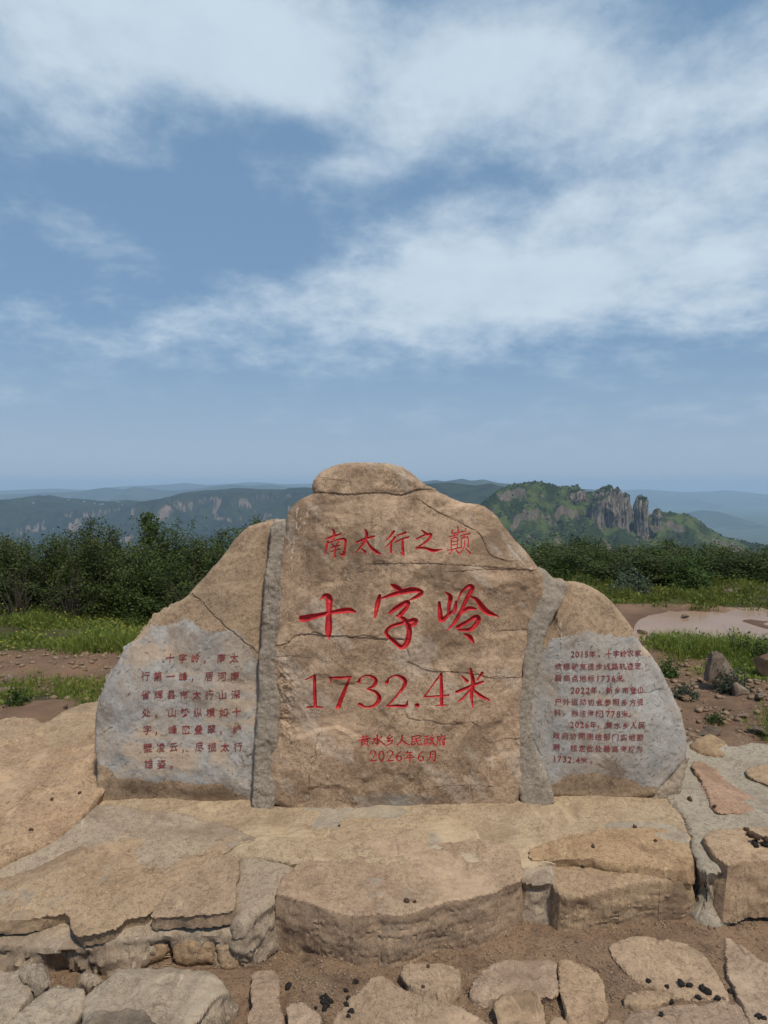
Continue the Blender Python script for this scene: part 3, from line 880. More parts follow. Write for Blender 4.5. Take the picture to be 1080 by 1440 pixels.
# far village on the plateau: pale specks of houses
pv = np.stack([PX, PY, PZ], -1).reshape(-1, 3)
apx = 540 + pv[:, 0] / pv[:, 1] * 960; apy = 683 + (CAM_Z - pv[:, 2]) / pv[:, 1] * 960
cand = np.where((apy > 701) & (apy < 711) & (pv[:, 1] > 3000) & (((apx > 20) & (apx < 60)) | ((apx > 95) & (apx < 185)) | ((apx > 190) & (apx < 205))) & (rng.random(len(pv)) < 0.012))[0][:40]
hv, hf = [], []
for k, i in enumerate(cand):
    x, y, z = pv[i]; w, d, h = 5 + 6 * rng.random(), 5 + 4 * rng.random(), 3 + 2 * rng.random(); b = len(hv)
    for dz in (-3, h):
        for sx_, sy_ in ((-1, -1), (1, -1), (1, 1), (-1, 1)): hv.append((x + sx_ * w / 2, y + sy_ * d / 2, z + dz))
    hv += [(x - w / 2, y, z + h + 2), (x + w / 2, y, z + h + 2)]
    hf += [(b, b + 1, b + 5, b + 4), (b + 1, b + 2, b + 6, b + 5), (b + 2, b + 3, b + 7, b + 6), (b + 3, b, b + 4, b + 7), (b + 4, b + 5, b + 9, b + 8), (b + 6, b + 7, b + 8, b + 9)]
if hv:
    tag(link('far_village', mesh_np('far_village', hv, hf, smooth=False), simple('pale_house_walls', (0.26, 0.25, 0.24), (0.2, 0.195, 0.19), 0.1)),
        'pale specks of a village strung along the plateau edge far away', 'village', None, 'stuff')

# ------------------------------------------------------------------ the stone monument
mon = empty('stone_monument', (0, 2.9, 0.25))
tag(mon, 'big carved sandstone monument of three cemented boulders with red Chinese inscriptions', 'monument')
MI = Matrix.Translation(mon.location).inverted()
tilt = math.radians(4)
FC = Frame((0, 2.75, 0.25), (0, -math.cos(tilt), math.sin(tilt)))
FS = Frame((0, 2.80, 0.25), (0, -math.cos(math.radians(5)), math.sin(math.radians(5))))
FM = Frame((0, 2.815, 0.25), (0, -math.cos(math.radians(5)), math.sin(math.radians(5))))


def z1(x, y): return 380 + x / 2.7, 640 + y / 2.7
def z2(x, y): return 380 + x / 2.7, 860 + y / 2.7
def z3(x, y): return 400 + x / 3.375, 720 + y / 3.375
def z4(x, y): return 400 + x / 3.375, 930 + y / 3.375


S_TITLE = [  # brush strokes: (x, y, half width) in the enlarged survey of each line
    [(228, 82, 4), (235, 100, 7), (230, 132, 5)], [(192, 130, 3), (230, 116, 6), (268, 104, 4)], [(205, 140, 5), (198, 170, 6), (190, 206, 2)],
    [(205, 148, 4), (250, 133, 4), (286, 130, 7), (288, 165, 6), (278, 205, 7), (260, 196, 2)], [(222, 150, 3), (231, 161, 4)], [(257, 142, 4), (246, 157, 3)],
    [(215, 172, 3), (262, 158, 4)], [(218, 190, 3), (260, 176, 4)], [(241, 162, 4), (238, 216, 4)],
    [(342, 144, 5), (385, 127, 6), (427, 115, 5)], [(384, 86, 5), (391, 108, 8), (375, 150, 6), (333, 199, 2)], [(385, 128, 4), (408, 165, 7), (438, 190, 9), (460, 201, 2)], [(368, 176, 4), (384, 190, 7)],
    [(520, 92, 6), (500, 118, 5), (480, 137, 2)], [(525, 120, 6), (502, 148, 5), (474, 170, 2)], [(506, 142, 5), (505, 192, 6)], [(535, 112, 4), (575, 98, 6)],
    [(526, 144, 4), (562, 127, 5), (588, 120, 5)], [(560, 130, 5), (561, 178, 7), (566, 206, 4), (546, 188, 2)],
    [(652, 88, 4), (672, 103, 7)], [(628, 128, 4), (660, 112, 5), (695, 106, 7), (680, 135, 6), (625, 172, 4)], [(625, 172, 5), (665, 171, 6), (705, 183, 9), (750, 177, 2)],
    [(825, 72, 4), (826, 96, 4)], [(798, 86, 4), (801, 102, 4), (862, 91, 3.5)], [(863, 79, 4), (862, 94, 3)],
    [(783, 119, 3), (826, 108, 3.5)], [(806, 104, 3), (806, 126, 3)], [(792, 128, 3), (792, 173, 3)], [(792, 128, 3), (821, 123, 3.5), (821, 172, 3)], [(792, 143, 2.5), (820, 140, 2.5)], [(792, 158, 2.5), (820, 155, 2.5)],
    [(772, 183, 3), (835, 170, 4)], [(796, 184, 3), (780, 202, 2)], [(814, 182, 3), (828, 197, 4)],
    [(838, 113, 3), (882, 103, 4)], [(858, 108, 3), (850, 123, 3)], [(841, 128, 3), (839, 172, 3)], [(841, 127, 3), (872, 121, 3.5), (872, 170, 3)], [(857, 136, 3), (853, 168, 3), (833, 201, 2)], [(860, 172, 3), (884, 197, 4.5)],
]
S_NAME = [
    [(72, 500, 3), (84, 510, 16), (150, 493, 12), (215, 478, 9), (300, 465, 13), (338, 474, 5)], [(174, 412, 5), (193, 397, 10), (211, 412, 17), (212, 480, 13), (210, 560, 17), (212, 606, 1)],
    [(505, 343, 4), (533, 360, 14), (572, 384, 7)], [(452, 397, 8), (441, 440, 12), (430, 500, 5)], [(448, 414, 3), (520, 390, 10), (605, 370, 14), (652, 378, 8), (636, 397, 10), (588, 421, 3)],
    [(498, 480, 7), (530, 455, 11), (582, 428, 12), (578, 455, 10), (548, 488, 12)],
    [(532, 492, 5), (572, 512, 12), (592, 560, 13), (582, 618, 14), (555, 640, 11), (512, 606, 10), (482, 572, 9), (505, 542, 8), (560, 525, 9), (618, 514, 13), (612, 534, 9), (580, 548, 3)],
    [(764, 380, 4), (787, 402, 11), (781, 445, 9), (776, 490, 6)], [(735, 430, 7), (738, 475, 11), (745, 512, 13), (778, 488, 8), (812, 455, 4)], [(815, 425, 5), (809, 458, 10), (800, 486, 3)],
    [(820, 424, 3), (842, 378, 6), (876, 350, 9), (890, 362, 12), (868, 405, 10), (842, 460, 9), (810, 520, 9), (768, 566, 2)],
    [(872, 398, 3), (912, 416, 10), (955, 470, 15), (1028, 502, 1)], [(838, 484, 5), (872, 457, 10), (908, 460, 6)],
    [(822, 546, 10), (868, 520, 9), (908, 497, 11), (920, 514, 12), (885, 555, 10), (826, 560, 5)], [(852, 578, 4), (880, 594, 12), (900, 625, 3)],
]
S_HEIGHT = [
    [(98, 90, 3), (125, 77, 4), (143, 68, 6)], [(142, 70, 8), (143, 130, 9), (146, 215, 9)], [(104, 223, 4), (146, 217, 5), (182, 218, 4)],
    [(217, 74, 5), (221, 100, 3)], [(215, 74, 5), (265, 74, 7), (318, 71, 5)], [(312, 72, 5), (285, 140, 9), (255, 216, 11)],
    [(352, 97, 9), (364, 76, 4), (398, 66, 5), (432, 84, 9), (426, 115, 8), (392, 133, 4)], [(392, 133, 4), (432, 146, 8), (450, 175, 11), (430, 208, 8), (388, 218, 5), (357, 204, 9)],
    [(485, 102, 9), (500, 76, 4), (535, 66, 6), (570, 86, 10), (568, 116, 9), (530, 165, 5), (485, 212, 4)], [(484, 213, 4), (530, 209, 7), (575, 210, 8), (584, 186, 3)],
    [(628, 208, 11), (630, 208, 11)],
    [(744, 60, 6), (705, 110, 4), (664, 166, 4)], [(663, 168, 4), (720, 164, 5), (778, 159, 5)], [(743, 60, 7), (745, 130, 9), (745, 206, 8)], [(720, 208, 3), (745, 206, 4), (770, 206, 3)],
    [(883, 36, 6), (896, 100, 11), (888, 160, 9), (894, 220, 3)], [(816, 144, 8), (880, 121, 9), (944, 99, 6)], [(843, 70, 5), (868, 95, 8)], [(940, 58, 8), (914, 92, 4)], [(884, 132, 4), (850, 170, 6), (823, 190, 4)], [(890, 130, 4), (928, 163, 9), (974, 187, 5)],
]
S_GOV = [
    [(362, 361, 2.5), (398, 354, 3)], [(372, 350, 2.5), (373, 366, 2.5)], [(388, 348, 2.5), (387, 364, 2.5)], [(353, 373, 3), (407, 366, 3)], [(366, 376, 2.5), (366, 392, 2.5)], [(366, 377, 2.5), (395, 374, 2.5), (393, 391, 2.5)], [(366, 384, 2), (394, 382, 2)], [(380, 370, 2.5), (380, 392, 2)], [(372, 393, 2.5), (359, 404, 2)], [(386, 392, 2.5), (401, 402, 3)],
    [(440, 350, 4), (442, 395, 4), (432, 389, 2)], [(418, 371, 2.5), (433, 366, 3), (417, 393, 2)], [(462, 357, 3), (447, 372, 2)], [(443, 370, 2.5), (472, 393, 4)],
    [(501, 349, 3), (488, 366, 3), (505, 364, 3)], [(511, 357, 3), (488, 382, 3), (509, 376, 3)], [(513, 374, 3), (505, 390, 3), (481, 401, 2)],
    [(560, 350, 3.5), (552, 380, 3.5), (532, 399, 2)], [(557, 370, 3), (575, 388, 4), (593, 395, 3)],
    [(605, 356, 3), (641, 350, 3), (638, 366, 2.5)], [(605, 368, 2.5), (637, 364, 2.5)], [(606, 356, 3), (604, 395, 3), (621, 386, 2)], [(604, 380, 2.5), (646, 374, 2.5)], [(624, 366, 3), (633, 390, 3), (649, 397, 3), (649, 386, 2)],
    [(664, 356, 2.5), (687, 352, 2.5)], [(676, 356, 2.5), (676, 388, 2.5)], [(676, 372, 2.5), (687, 370, 2.5)], [(666, 368, 2.5), (666, 390, 2.5)], [(661, 394, 2.5), (691, 386, 2.5)], [(701, 349, 3), (690, 368, 2)], [(695, 364, 2.5), (710, 360, 2.5)], [(705, 364, 3), (698, 384, 2.5), (683, 399, 2)], [(693, 370, 2.5), (713, 397, 3.5)],
    [(741, 344, 3), (746, 352, 3)], [(723, 359, 2.5), (763, 352, 2.5)], [(728, 358, 3), (726, 380, 2.5), (717, 400, 2)], [(742, 362, 2.5), (732, 375, 2)], [(737, 372, 2.5), (737, 397, 2.5)], [(745, 373, 2.5), (767, 367, 2.5)], [(757, 362, 3), (757, 396, 3), (749, 390, 2)], [(747, 378, 2), (751, 385, 2.5)],
]


def two(ox): return [[(ox, 437, 3), (ox + 4, 427, 2), (ox + 14, 424, 2.5), (ox + 25, 433, 3.5), (ox + 18, 452, 2.5), (ox, 472, 2)], [(ox, 472, 2), (ox + 15, 471, 3), (ox + 29, 470, 3)]]
def zero(ox): return [[(ox + 14 + 12 * math.cos(a), 449 + 23 * math.sin(a), 2.2 + 1.2 * abs(math.cos(a))) for a in np.linspace(0, 6.3, 13)]]
def six(ox): return [[(ox + 22, 426, 2), (ox + 6, 443, 3.2), (ox + 1, 460, 3.5), (ox + 12, 473, 2.5), (ox + 25, 462, 3.3), (ox + 17, 449, 2.2), (ox + 4, 456, 2)]]


S_DATE = two(407) + zero(446) + two(488) + six(530) + [
    [(585, 424, 3), (574, 441, 2)], [(582, 434, 2.5), (607, 430, 2.5)], [(584, 446, 2.5), (606, 443, 2.5)], [(584, 446, 2.5), (583, 458, 2.5)], [(569, 460, 3), (615, 454, 3)], [(595, 432, 3), (595, 479, 2.5)]
] + six(634) + [[(692, 428, 3), (690, 455, 3), (677, 475, 2)], [(692, 430, 2.5), (715, 427, 3), (713, 474, 3), (705, 468, 2)], [(692, 442, 2), (712, 440, 2)], [(691, 455, 2), (712, 452, 2)]]


def strokes(S, zf, fr, gain=1.0):
    out = []
    for st in S:
        L = []
        for x, y, w in st:
            p = zf(x, y); u, v = fr.uv(*p)
            L.append((u, v, gain * w / 3.375 * fr.depth(*p) / 960.0))
        out.append(L)
    return out


CENTRE_PX = [(375, 1150), (375, 1090), (373, 1000), (377, 930), (382, 860), (388, 800), (394, 757), (397, 735), (401, 721), (411, 708), (426, 697), (438, 692),
             (434, 684), (438, 671), (452, 658), (472, 650), (500, 647), (545, 649), (562, 656), (580, 667), (605, 684), (625, 694), (650, 705), (680, 708), (700, 722), (712, 738), (726, 756), (745, 780), (758, 797), (768, 812), (771, 830), (767, 850), (757, 873), (749, 900), (744, 930), (739, 960), (737, 1000), (739, 1050), (741, 1085), (739, 1110), (732, 1126), (736, 1150), (560, 1152)]
cracks_c = [
    ([z1(150, 138), z1(230, 141), z1(300, 147), z1(420, 140), z1(500, 148), z1(560, 128), z1(632, 126)], 0.003, 0.003, 0.008),
    ([z1(150, 95), z1(220, 90), z1(300, 100)], 0.003, 0.0022, 0.002),
    ([z1(400, 412), z1(560, 410), z1(700, 416), z1(850, 425), z1(1000, 437)], 0.0035, 0.0033, 0.004),
    ([z1(370, 258), z1(500, 256), z1(640, 268), z1(840, 291)], 0.0022, 0.0022, 0.0),
    ([z1(150, 190), z1(138, 300), z1(137, 380), z1(150, 480), z1(145, 560)], 0.004, 0.0033, 0.0),
    ([z1(230, 150), z1(240, 190), z1(252, 230)], 0.003, 0.0022, 0),
    ([z1(330, 410), z1(326, 470), z1(330, 510)], 0.003, 0.0022, 0),
    ([z2(0, 140), z2(60, 122), z2(120, 88), z2(260, 92), z2(400, 99), z2(500, 105)], 0.005, 0.0066, 0.006),
    ([z2(520, 140), z2(525, 190), z2(512, 230), z2(495, 310), z2(470, 380), z2(450, 450), z2(432, 520), z2(415, 590)], 0.0052, 0.0055, 0),
    ([z2(525, 190), z2(600, 222), z2(700, 228), z2(790, 240), z2(850, 256), z2(960, 255)], 0.004, 0.0044, 0.005),
    ([z2(508, 368), z2(530, 404), z2(600, 412), z2(680, 425), z2(770, 420), z2(800, 470), z2(835, 500), z2(900, 492), z2(960, 488)], 0.003, 0.0039, 0.003),
    ([z2(195, 430), z2(180, 490), z2(163, 545), z2(150, 640), z2(136, 730)], 0.0055, 0.0055, 0),
    ([z2(160, 545), z2(115, 650), z2(95, 738)], 0.0035, 0.0039, 0),
    ([z2(275, 370), z2(268, 480), z2(276, 560), z2(275, 640)], 0.003, 0.0028, 0),
    ([z2(440, 150), z2(490, 170), z2(525, 190)], 0.003, 0.0033, 0),
    ([z2(765, 570), z2(757, 640), z2(767, 735)], 0.004, 0.0039, 0),
    ([z2(0, 180), z2(60, 172), z2(140, 176)], 0.003, 0.0033, 0.003),
    ([z2(640, 35), z2(665, 75), z2(700, 122)], 0.003, 0.0028, 0),
    ([z1(560, 165), z1(640, 215), z1(720, 255), z1(800, 300), z1(835, 375), z1(905, 402)], 0.003, 0.0039, 0.004),
    ([z2(750, 300), z2(780, 360), z2(820, 410)], 0.0025, 0.0028, 0),
    ([z2(300, 80), z2(303, 140), z2(285, 190), z2(300, 260)], 0.0025, 0.0022, 0),
    ([z1(60, 255), z1(200, 256)], 0.0025, 0.0017, 0),
    ([z2(640, 670), z2(700, 664), z2(850, 668)], 0.003, 0.0028, 0.002),
    ([z2(820, 600), z2(870, 690)], 0.0025, 0.0022, 0),
    ([z2(580, 430), z2(600, 470)], 0.0025, 0.0022, 0),
    ([z1(700, 440), z1(860, 432), z1(990, 437)], 0.003, 0.0028, 0.004),
    ([z2(880, 75), z2(1000, 72)], 0.003, 0.0028, 0.004),
]
white_lines = [[z1(120, 215), z1(112, 260), z1(95, 300), z1(85, 350), z1(80, 400), z1(78, 440)], [z1(98, 190), z1(95, 250), z1(92, 300)], [z1(140, 205), z1(128, 260)], [z1(72, 280), z1(66, 340)],
               [z1(900, 340), z1(950, 390), z1(990, 435)], [z2(180, 520), z2(195, 450)], [z2(40, 190), z2(70, 260)]]


def h_centre(U, V, d):
    h = 0.035 * sstep(d / 0.3) - 0.03
    u1, v1 = FC.uv(560, 900)
    h = h + 0.008 * np.clip(fbm(U * 2.1 + 3, V * 3.0, 0.4, 3, 61), -1, 1)
    tb = fbm(U * 3.2 + V * 1.2, V * 4.5 - U, 0.9, 4, 62)
    h = h + 0.0035 * np.clip(tb * 5, -1, 1) + 0.0025 * np.clip(6 * fbm(U * 5 + 9, V * 5, 2.9, 4, 65), -1, 1)      # shallow broken faces
    # rough flaked strip at the left edge below the long crack
    ul, vl = FC.uv(398, 985)
    fl = np.exp(-((U - ul) / 0.05) ** 2 - ((V - vl) / 0.17) ** 2)
    return h + fl * 0.010 * fbm(U * 40, V * 40, 0.2, 3, 63) - 0.006 * fl


def m_centre(U, V, d, M):
    for w in white_lines:
        dd = line_dist(catmull([FC.uv(*p) for p in w], 4), U + 0.006 * fbm(U * 50, V * 50, 0, 2, 71), V)
        M[..., 2] = np.maximum(M[..., 2], 0.9 * np.clip(1 - dd / 0.004, 0, 1) * (vnoise(U * 60, V * 60, 3, 4) > -0.2))
    for (px, py, sx, sy, a) in [(640, 750, 0.20, 0.05, 0.35), (690, 765, 0.06, 0.07, 0.4), (545, 690, 0.12, 0.012, 0.9), (610, 688, 0.06, 0.012, 0.9), (434, 780, 0.02, 0.13, 0.5), (520, 655, 0.08, 0.02, 0.4),
                               (447, 820, 0.02, 0.12, 0.35), (760, 900, 0.05, 0.1, 0.2), (560, 925, 0.13, 0.04, 0.25), (475, 950, 0.05, 0.05, 0.2), (600, 1050, 0.1, 0.06, 0.2), (415, 985, 0.03, 0.15, 0.25)]:
        u, v = FC.uv(px, py)
        M[..., 3] = np.maximum(M[..., 3], a * np.exp(-((U - u) / sx) ** 2 - ((V - v) / sy) ** 2))
    st = fbm(U * 16, V * 1.6, 0.4, 4, 75); ds = fbm((U + V) * 3.2, (U - V) * 9, 1.4, 4, 76)
    M[..., 3] = np.maximum(M[..., 3], 0.42 * sstep((st - 0.12) / 0.4) * sstep((fbm(U * 2.5, V * 2.5, 3.1, 2, 77) + 0.1) / 0.4))
    M[..., 3] = np.maximum(M[..., 3], 0.38 * sstep((ds - 0.2) / 0.35))
    M[..., 2] = np.maximum(M[..., 2], 0.22 * sstep((fbm((U - V) * 4, (U + V) * 12, 5.4, 4, 78) - 0.22) / 0.3))
    u, v = FC.uv(555, 1128)
    M[..., 0] = np.maximum(M[..., 0], 0.75 * np.exp(-((U - u) / 0.26) ** 2 - ((V - v) / 0.045) ** 2))


def by_char(S, bounds, zf, gain=1.0):
    out = [[] for _ in range(len(bounds) + 1)]
    for st in S:
        out[int(np.searchsorted(bounds, np.mean([p[0] for p in st])))].append(st)
    return [strokes(c, zf, FC, gain) for c in out]


CH = by_char(S_TITLE, [310, 468, 605, 762], z3) + by_char(S_NAME, [380, 700], z3, 1.03) + by_char(S_HEIGHT, [200, 335, 470, 600, 650, 800], z4)


def reparent(o, root):
    o.parent = root; o.matrix_parent_inverse = MI


centre = rock('centre_stone', CENTRE_PX, FC, M_CENTRE, cell=0.0022, thick=0.42, R=0.035, amp=0.006, freq=3.2, fine=0.0011, edge=0.006, efreq=9, side=0.02, seed=2, cracks=cracks_c,
              hfun=h_centre, mfun=m_centre, letter=M_RED, levels=26,
              glyphs=CH + [strokes(S_GOV, z4, FC, 1.1), strokes(S_DATE, z4, FC, 1.1)], gnames=['carved_character'] * len(CH) + ['inscription_line'] * 2)
reparent(centre, mon)

LEFT_PX = [(137, 1142), (136, 1090), (132, 1050), (133, 1010), (140, 980), (150, 960), (164, 936), (180, 914), (205, 889), (230, 868), (255, 850), (270, 838), (285, 822), (298, 806), (308, 789), (325, 765), (345, 744), (356, 737), (375, 732), (392, 734), (392, 790), (386, 850), (380, 930), (378, 1020), (376, 1080), (378, 1145), (250, 1146)]


LEFT_PX = [(x - 6 if x < 300 else x, y - (4 if y < 900 and x < 350 else 0)) for x, y in LEFT_PX]


def zl(x, y): return 120 + x / 2.571, 640 + y / 2.571


def m_left(U, V, d, M):
    pp = np.array([FS.uv(*p) for p in [(120, 960), (170, 915), (212, 885), (262, 882), (300, 890), (330, 888), (352, 915), (366, 935), (372, 1000), (370, 1080), (350, 1118), (300, 1108), (250, 1102), (205, 1100), (165, 1088), (140, 1078), (120, 1060)]])
    M[..., 0] = sstep(0.5 + (poly_sdf(pp, U, V) + 0.03 * fbm(U * 7, V * 7, 0.3, 4, 88)) / 0.07)
    for (px, py, sx, sy, a) in [(190, 1110, 0.09, 0.03, 0.8), (280, 1118, 0.14, 0.022, 0.8), (340, 1122, 0.06, 0.02, 0.5), (150, 1105, 0.03, 0.05, 0.5), (290, 860, 0.10, 0.04, 0.3), (340, 800, 0.05, 0.08, 0.25), (275, 1085, 0.04, 0.012, 0.4)]:
        u, v = FS.uv(px, py)
        M[..., 3] = np.maximum(M[..., 3], a * np.exp(-((U - u) / sx) ** 2 - ((V - v) / sy) ** 2))
    pits(U, V, M, FS, (135, 372, 850, 1120), 190, 5)


def pits(U, V, M, fr, box, n, seed):
    r = np.random.default_rng(seed)
    for _ in range(n):
        px, py = r.uniform(box[0], box[1]), r.uniform(box[2], box[3]); u, v = fr.uv(px, py)
        a = r.uniform(-0.3, 1.2); l = r.uniform(0.002, 0.011) ; w = r.uniform(0.0015, 0.0035)
        m = (np.abs(U - u) < 0.03) & (np.abs(V - v) < 0.03)
        du, dv = U[m] - u, V[m] - v
        p, q = du * math.cos(a) + dv * math.sin(a), -du * math.sin(a) + dv * math.cos(a)
        M[..., 1][m] = np.maximum(M[..., 1][m], 0.75 * np.clip(1.6 - np.hypot(p / l, q / w), 0, 1))


def h_left(U, V, d):
    gx0 = np.exp(-((FS.uv(200, 1112)[1] - V) / 0.03) ** 2)
    return 0.03 * sstep(d / 0.2) - 0.03 + 0.008 * fbm(U * 3, V * 3, 0.6, 3, 64)


info_l, info_r = {}, {}
left = rock('side_stone', LEFT_PX, FS, M_SIDE, cell=0.0032, thick=0.34, R=0.022, amp=0.007, freq=4, fine=0.0010, edge=0.005, efreq=10, side=0.02, seed=5,
            cracks=[([zl(375, 505), zl(430, 550), zl(490, 605), zl(560, 665), zl(625, 722)], 0.004, 0.009, 0.004), ([zl(40, 1025), zl(60, 1000), zl(85, 985)], 0.006, 0.008, 0), ([zl(640, 330), zl(650, 420), zl(620, 480)], 0.003, 0.004, 0)],
            hfun=h_left, mfun=m_left, info=info_l, levels=22)
reparent(left, mon)
RIGHT_PX = [(774, 1128), (762, 1100), (747, 1060), (738, 1000), (742, 940), (755, 895), (770, 862), (780, 838), (795, 825), (806, 822), (825, 826), (846, 838), (862, 857), (881, 880), (900, 905), (916, 921), (931, 946), (946, 975), (960, 1005), (966, 1030), (969, 1055), (966, 1070), (955, 1086), (940, 1101), (928, 1112), (920, 1128), (850, 1130)]


RIGHT_PX = [(x + 6 if x > 815 else x, y - (4 if y < 900 and x > 790 else 0)) for x, y in RIGHT_PX]


def m_right(U, V, d, M):
    pp = np.array([FS.uv(*p) for p in [(735, 1010), (750, 940), (775, 890), (800, 886), (850, 893), (890, 900), (915, 910), (990, 1000), (990, 1080), (935, 1112), (890, 1100), (850, 1092), (800, 1090), (770, 1100), (745, 1070)]])
    M[..., 0] = sstep(0.5 + (poly_sdf(pp, U, V) + 0.03 * fbm(U * 7, V * 7, 0.3, 4, 89)) / 0.07)
    for (px, py, sx, sy, a) in [(840, 1110, 0.12, 0.02, 0.4), (800, 830, 0.02, 0.03, 0.4), (782, 872, 0.008, 0.035, 1.0)]:
        u, v = FS.uv(px, py)
        M[..., 3] = np.maximum(M[..., 3], a * np.exp(-((U - u) / sx) ** 2 - ((V - v) / sy) ** 2))
    pits(U, V, M, FS, (840, 965, 900, 1110), 150, 6)
    dd = line_dist([FS.uv(790, 875), FS.uv(791, 960)], U, V); M[..., 2] = np.maximum(M[..., 2], 0.7 * np.clip(1 - dd / 0.003, 0, 1))


right = rock('side_stone', RIGHT_PX, FS, M_SIDE, cell=0.0032, thick=0.34, R=0.025, amp=0.007, freq=4, fine=0.0010, edge=0.005, efreq=10, side=0.02, seed=8,
             cracks=[([(783, 848), (784, 870), (789, 900), (790, 960)], 0.004, 0.008, 0), ([(740, 985), (752, 1040), (765, 1080), (776, 1110)], 0.003, 0.006, 0), ([(905, 975), (940, 972), (962, 968)], 0.003, 0.005, 0)],
             hfun=lambda U, V, d: 0.03 * sstep(d / 0.2) - 0.03 + 0.008 * fbm(U * 3, V * 3, 0.6, 3, 66), mfun=m_right, info=info_r, levels=22)
reparent(right, mon)
# rock chip under the right side stone, mortar seams
chip = rock('chock_stone', [(915, 1128), (925, 1108), (940, 1095), (955, 1080), (970, 1062), (967, 1085), (961, 1100), (957, 1125), (935, 1130)], Frame((0, 2.84, 0.25), (0, -1, 0.05)), M_GREYST, cell=0.005, thick=0.2, R=0.02, amp=0.012, freq=14, seed=9)
reparent(chip, mon)
MORT1 = [(352, 1146), (355, 1080), (361, 1000), (365, 900), (369, 850), (376, 780), (380, 731), (403, 729), (404, 760), (396, 830), (392, 930), (392, 1146)]
mort = rock('mortar_joint', MORT1, Frame((0, 2.776, 0.25), (0, -math.cos(math.radians(5)), math.sin(math.radians(5)))), M_MORT, cell=0.004, thick=0.28, R=0.012, Rn=0.02, amp=0.008, freq=7, fine=0.003, edge=0.006, seed=12)
reparent(mort, mon)
MORT2 = [(725, 1140), (728, 1000), (738, 900), (752, 850), (752, 800), (764, 798), (784, 814), (800, 821), (796, 838), (784, 862), (770, 890), (760, 930), (750, 970), (746, 1010), (752, 1050), (768, 1090), (782, 1126), (770, 1140)]
mort2 = rock('mortar_joint', MORT2, Frame((0, 2.772, 0.25), (0, -math.cos(math.radians(5)), math.sin(math.radians(5)))), M_MORT, cell=0.004, thick=0.28, R=0.03, Rn=0.012, amp=0.006, freq=6, fine=0.002, edge=0.008, seed=13)
reparent(mort2, mon)

# ---- small painted lines on the side stones
_gc = {}


def glyph(ch):
    if ch not in _gc:
        c = bpy.data.curves.new('glyph', 'FONT'); c.body = ch; c.resolution_u = 3; c.offset = 0.006
        o = bpy.data.objects.new('glyph', c); COL.objects.link(o)
        bpy.context.view_layer.update()
        me = bpy.data.meshes.new_from_object(o.evaluated_get(bpy.context.evaluated_depsgraph_get()))
        V = np.array([v.co[:2] for v in me.vertices]); F = [tuple(p.vertices) for p in me.polygons]
        bpy.data.objects.remove(o); bpy.data.curves.remove(c); bpy.data.meshes.remove(me)
        _gc[ch] = (V, F)
    return _gc[ch]


def painted_line(chars, info, parent, wob, slant=0.10):
    """chars: (character, centre px, centre py, height px, width scale)"""
    fr = info['fr']; VV, FF = [], []
    for ch, cx_, cy_, hpx, ws in chars:
        V, F = glyph(ch)
        lo, hi = V.min(0), V.max(0); ctr = (lo + hi) / 2
        s = hpx / 0.92
        if ch.isdigit() or ch == '.': s = hpx / 0.74; ctr[1] = 0.37
        if ch in '，。': ctr = np.array([lo[0], 0.36]); 
        L = (V - ctr)
        L = L + 0.02 * np.stack([fbm(L[:, 0] * 3, L[:, 1] * 3, wob, 2, 200), fbm(L[:, 0] * 3, L[:, 1] * 3, wob + 9, 2, 201)], -1)
        ang = random.uniform(-0.05, 0.05)
        x = L[:, 0] * ws; y = L[:, 1] + slant * L[:, 0]
        x, y = x * math.cos(ang) - y * math.sin(ang), x * math.sin(ang) + y * math.cos(ang)
        u0, v0 = fr.uv(cx_, cy_); k = fr.depth(cx_, cy_) / 960.0 * s
        u, v = u0 + x * k, v0 + y * k
        wob += 1.3
        b = sum(len(a) for a in VV)
        VV.append(np.stack([u, v], -1)); FF += [tuple(i + b for i in f) for f in F]
    UV = np.concatenate(VV)
    # cut long faces so the paint follows the stone
    bm = bmesh.new()
    vs = [bm.verts.new((a, b, 0)) for a, b in UV]
    for f in FF:
        try: bm.faces.new([vs[i] for i in f])
        except ValueError: pass
    bmesh.ops.triangulate(bm, faces=bm.faces[:])
    for _ in range(3):
        le = [e for e in bm.edges if e.calc_length() > 0.008]
        if not le: break
        bmesh.ops.subdivide_edges(bm, edges=le, cuts=1)
        bmesh.ops.triangulate(bm, faces=[f for f in bm.faces if len(f.verts) > 3])
    bm.verts.index_update()
    A = np.array([v.co[:2] for v in bm.verts]); T = np.array([[v.index for v in f.verts] for f in bm.faces]); bm.free()
    W = fr.P(A[:, 0], A[:, 1], sample_h(info, A[:, 0], A[:, 1]) + 0.002)
    o = link('inscription_line', mesh_np('inscription_line', W, None, T), M_RED2, parent)
    return o


def left_row(r, items, y):
    return [(c, 180 + (140 + 6 * r + 108 * k) / 6.0, 900 + y / 6.0 + (1.5 if c in '，。' else 0), 12.5, 0.95) for c, k in items]


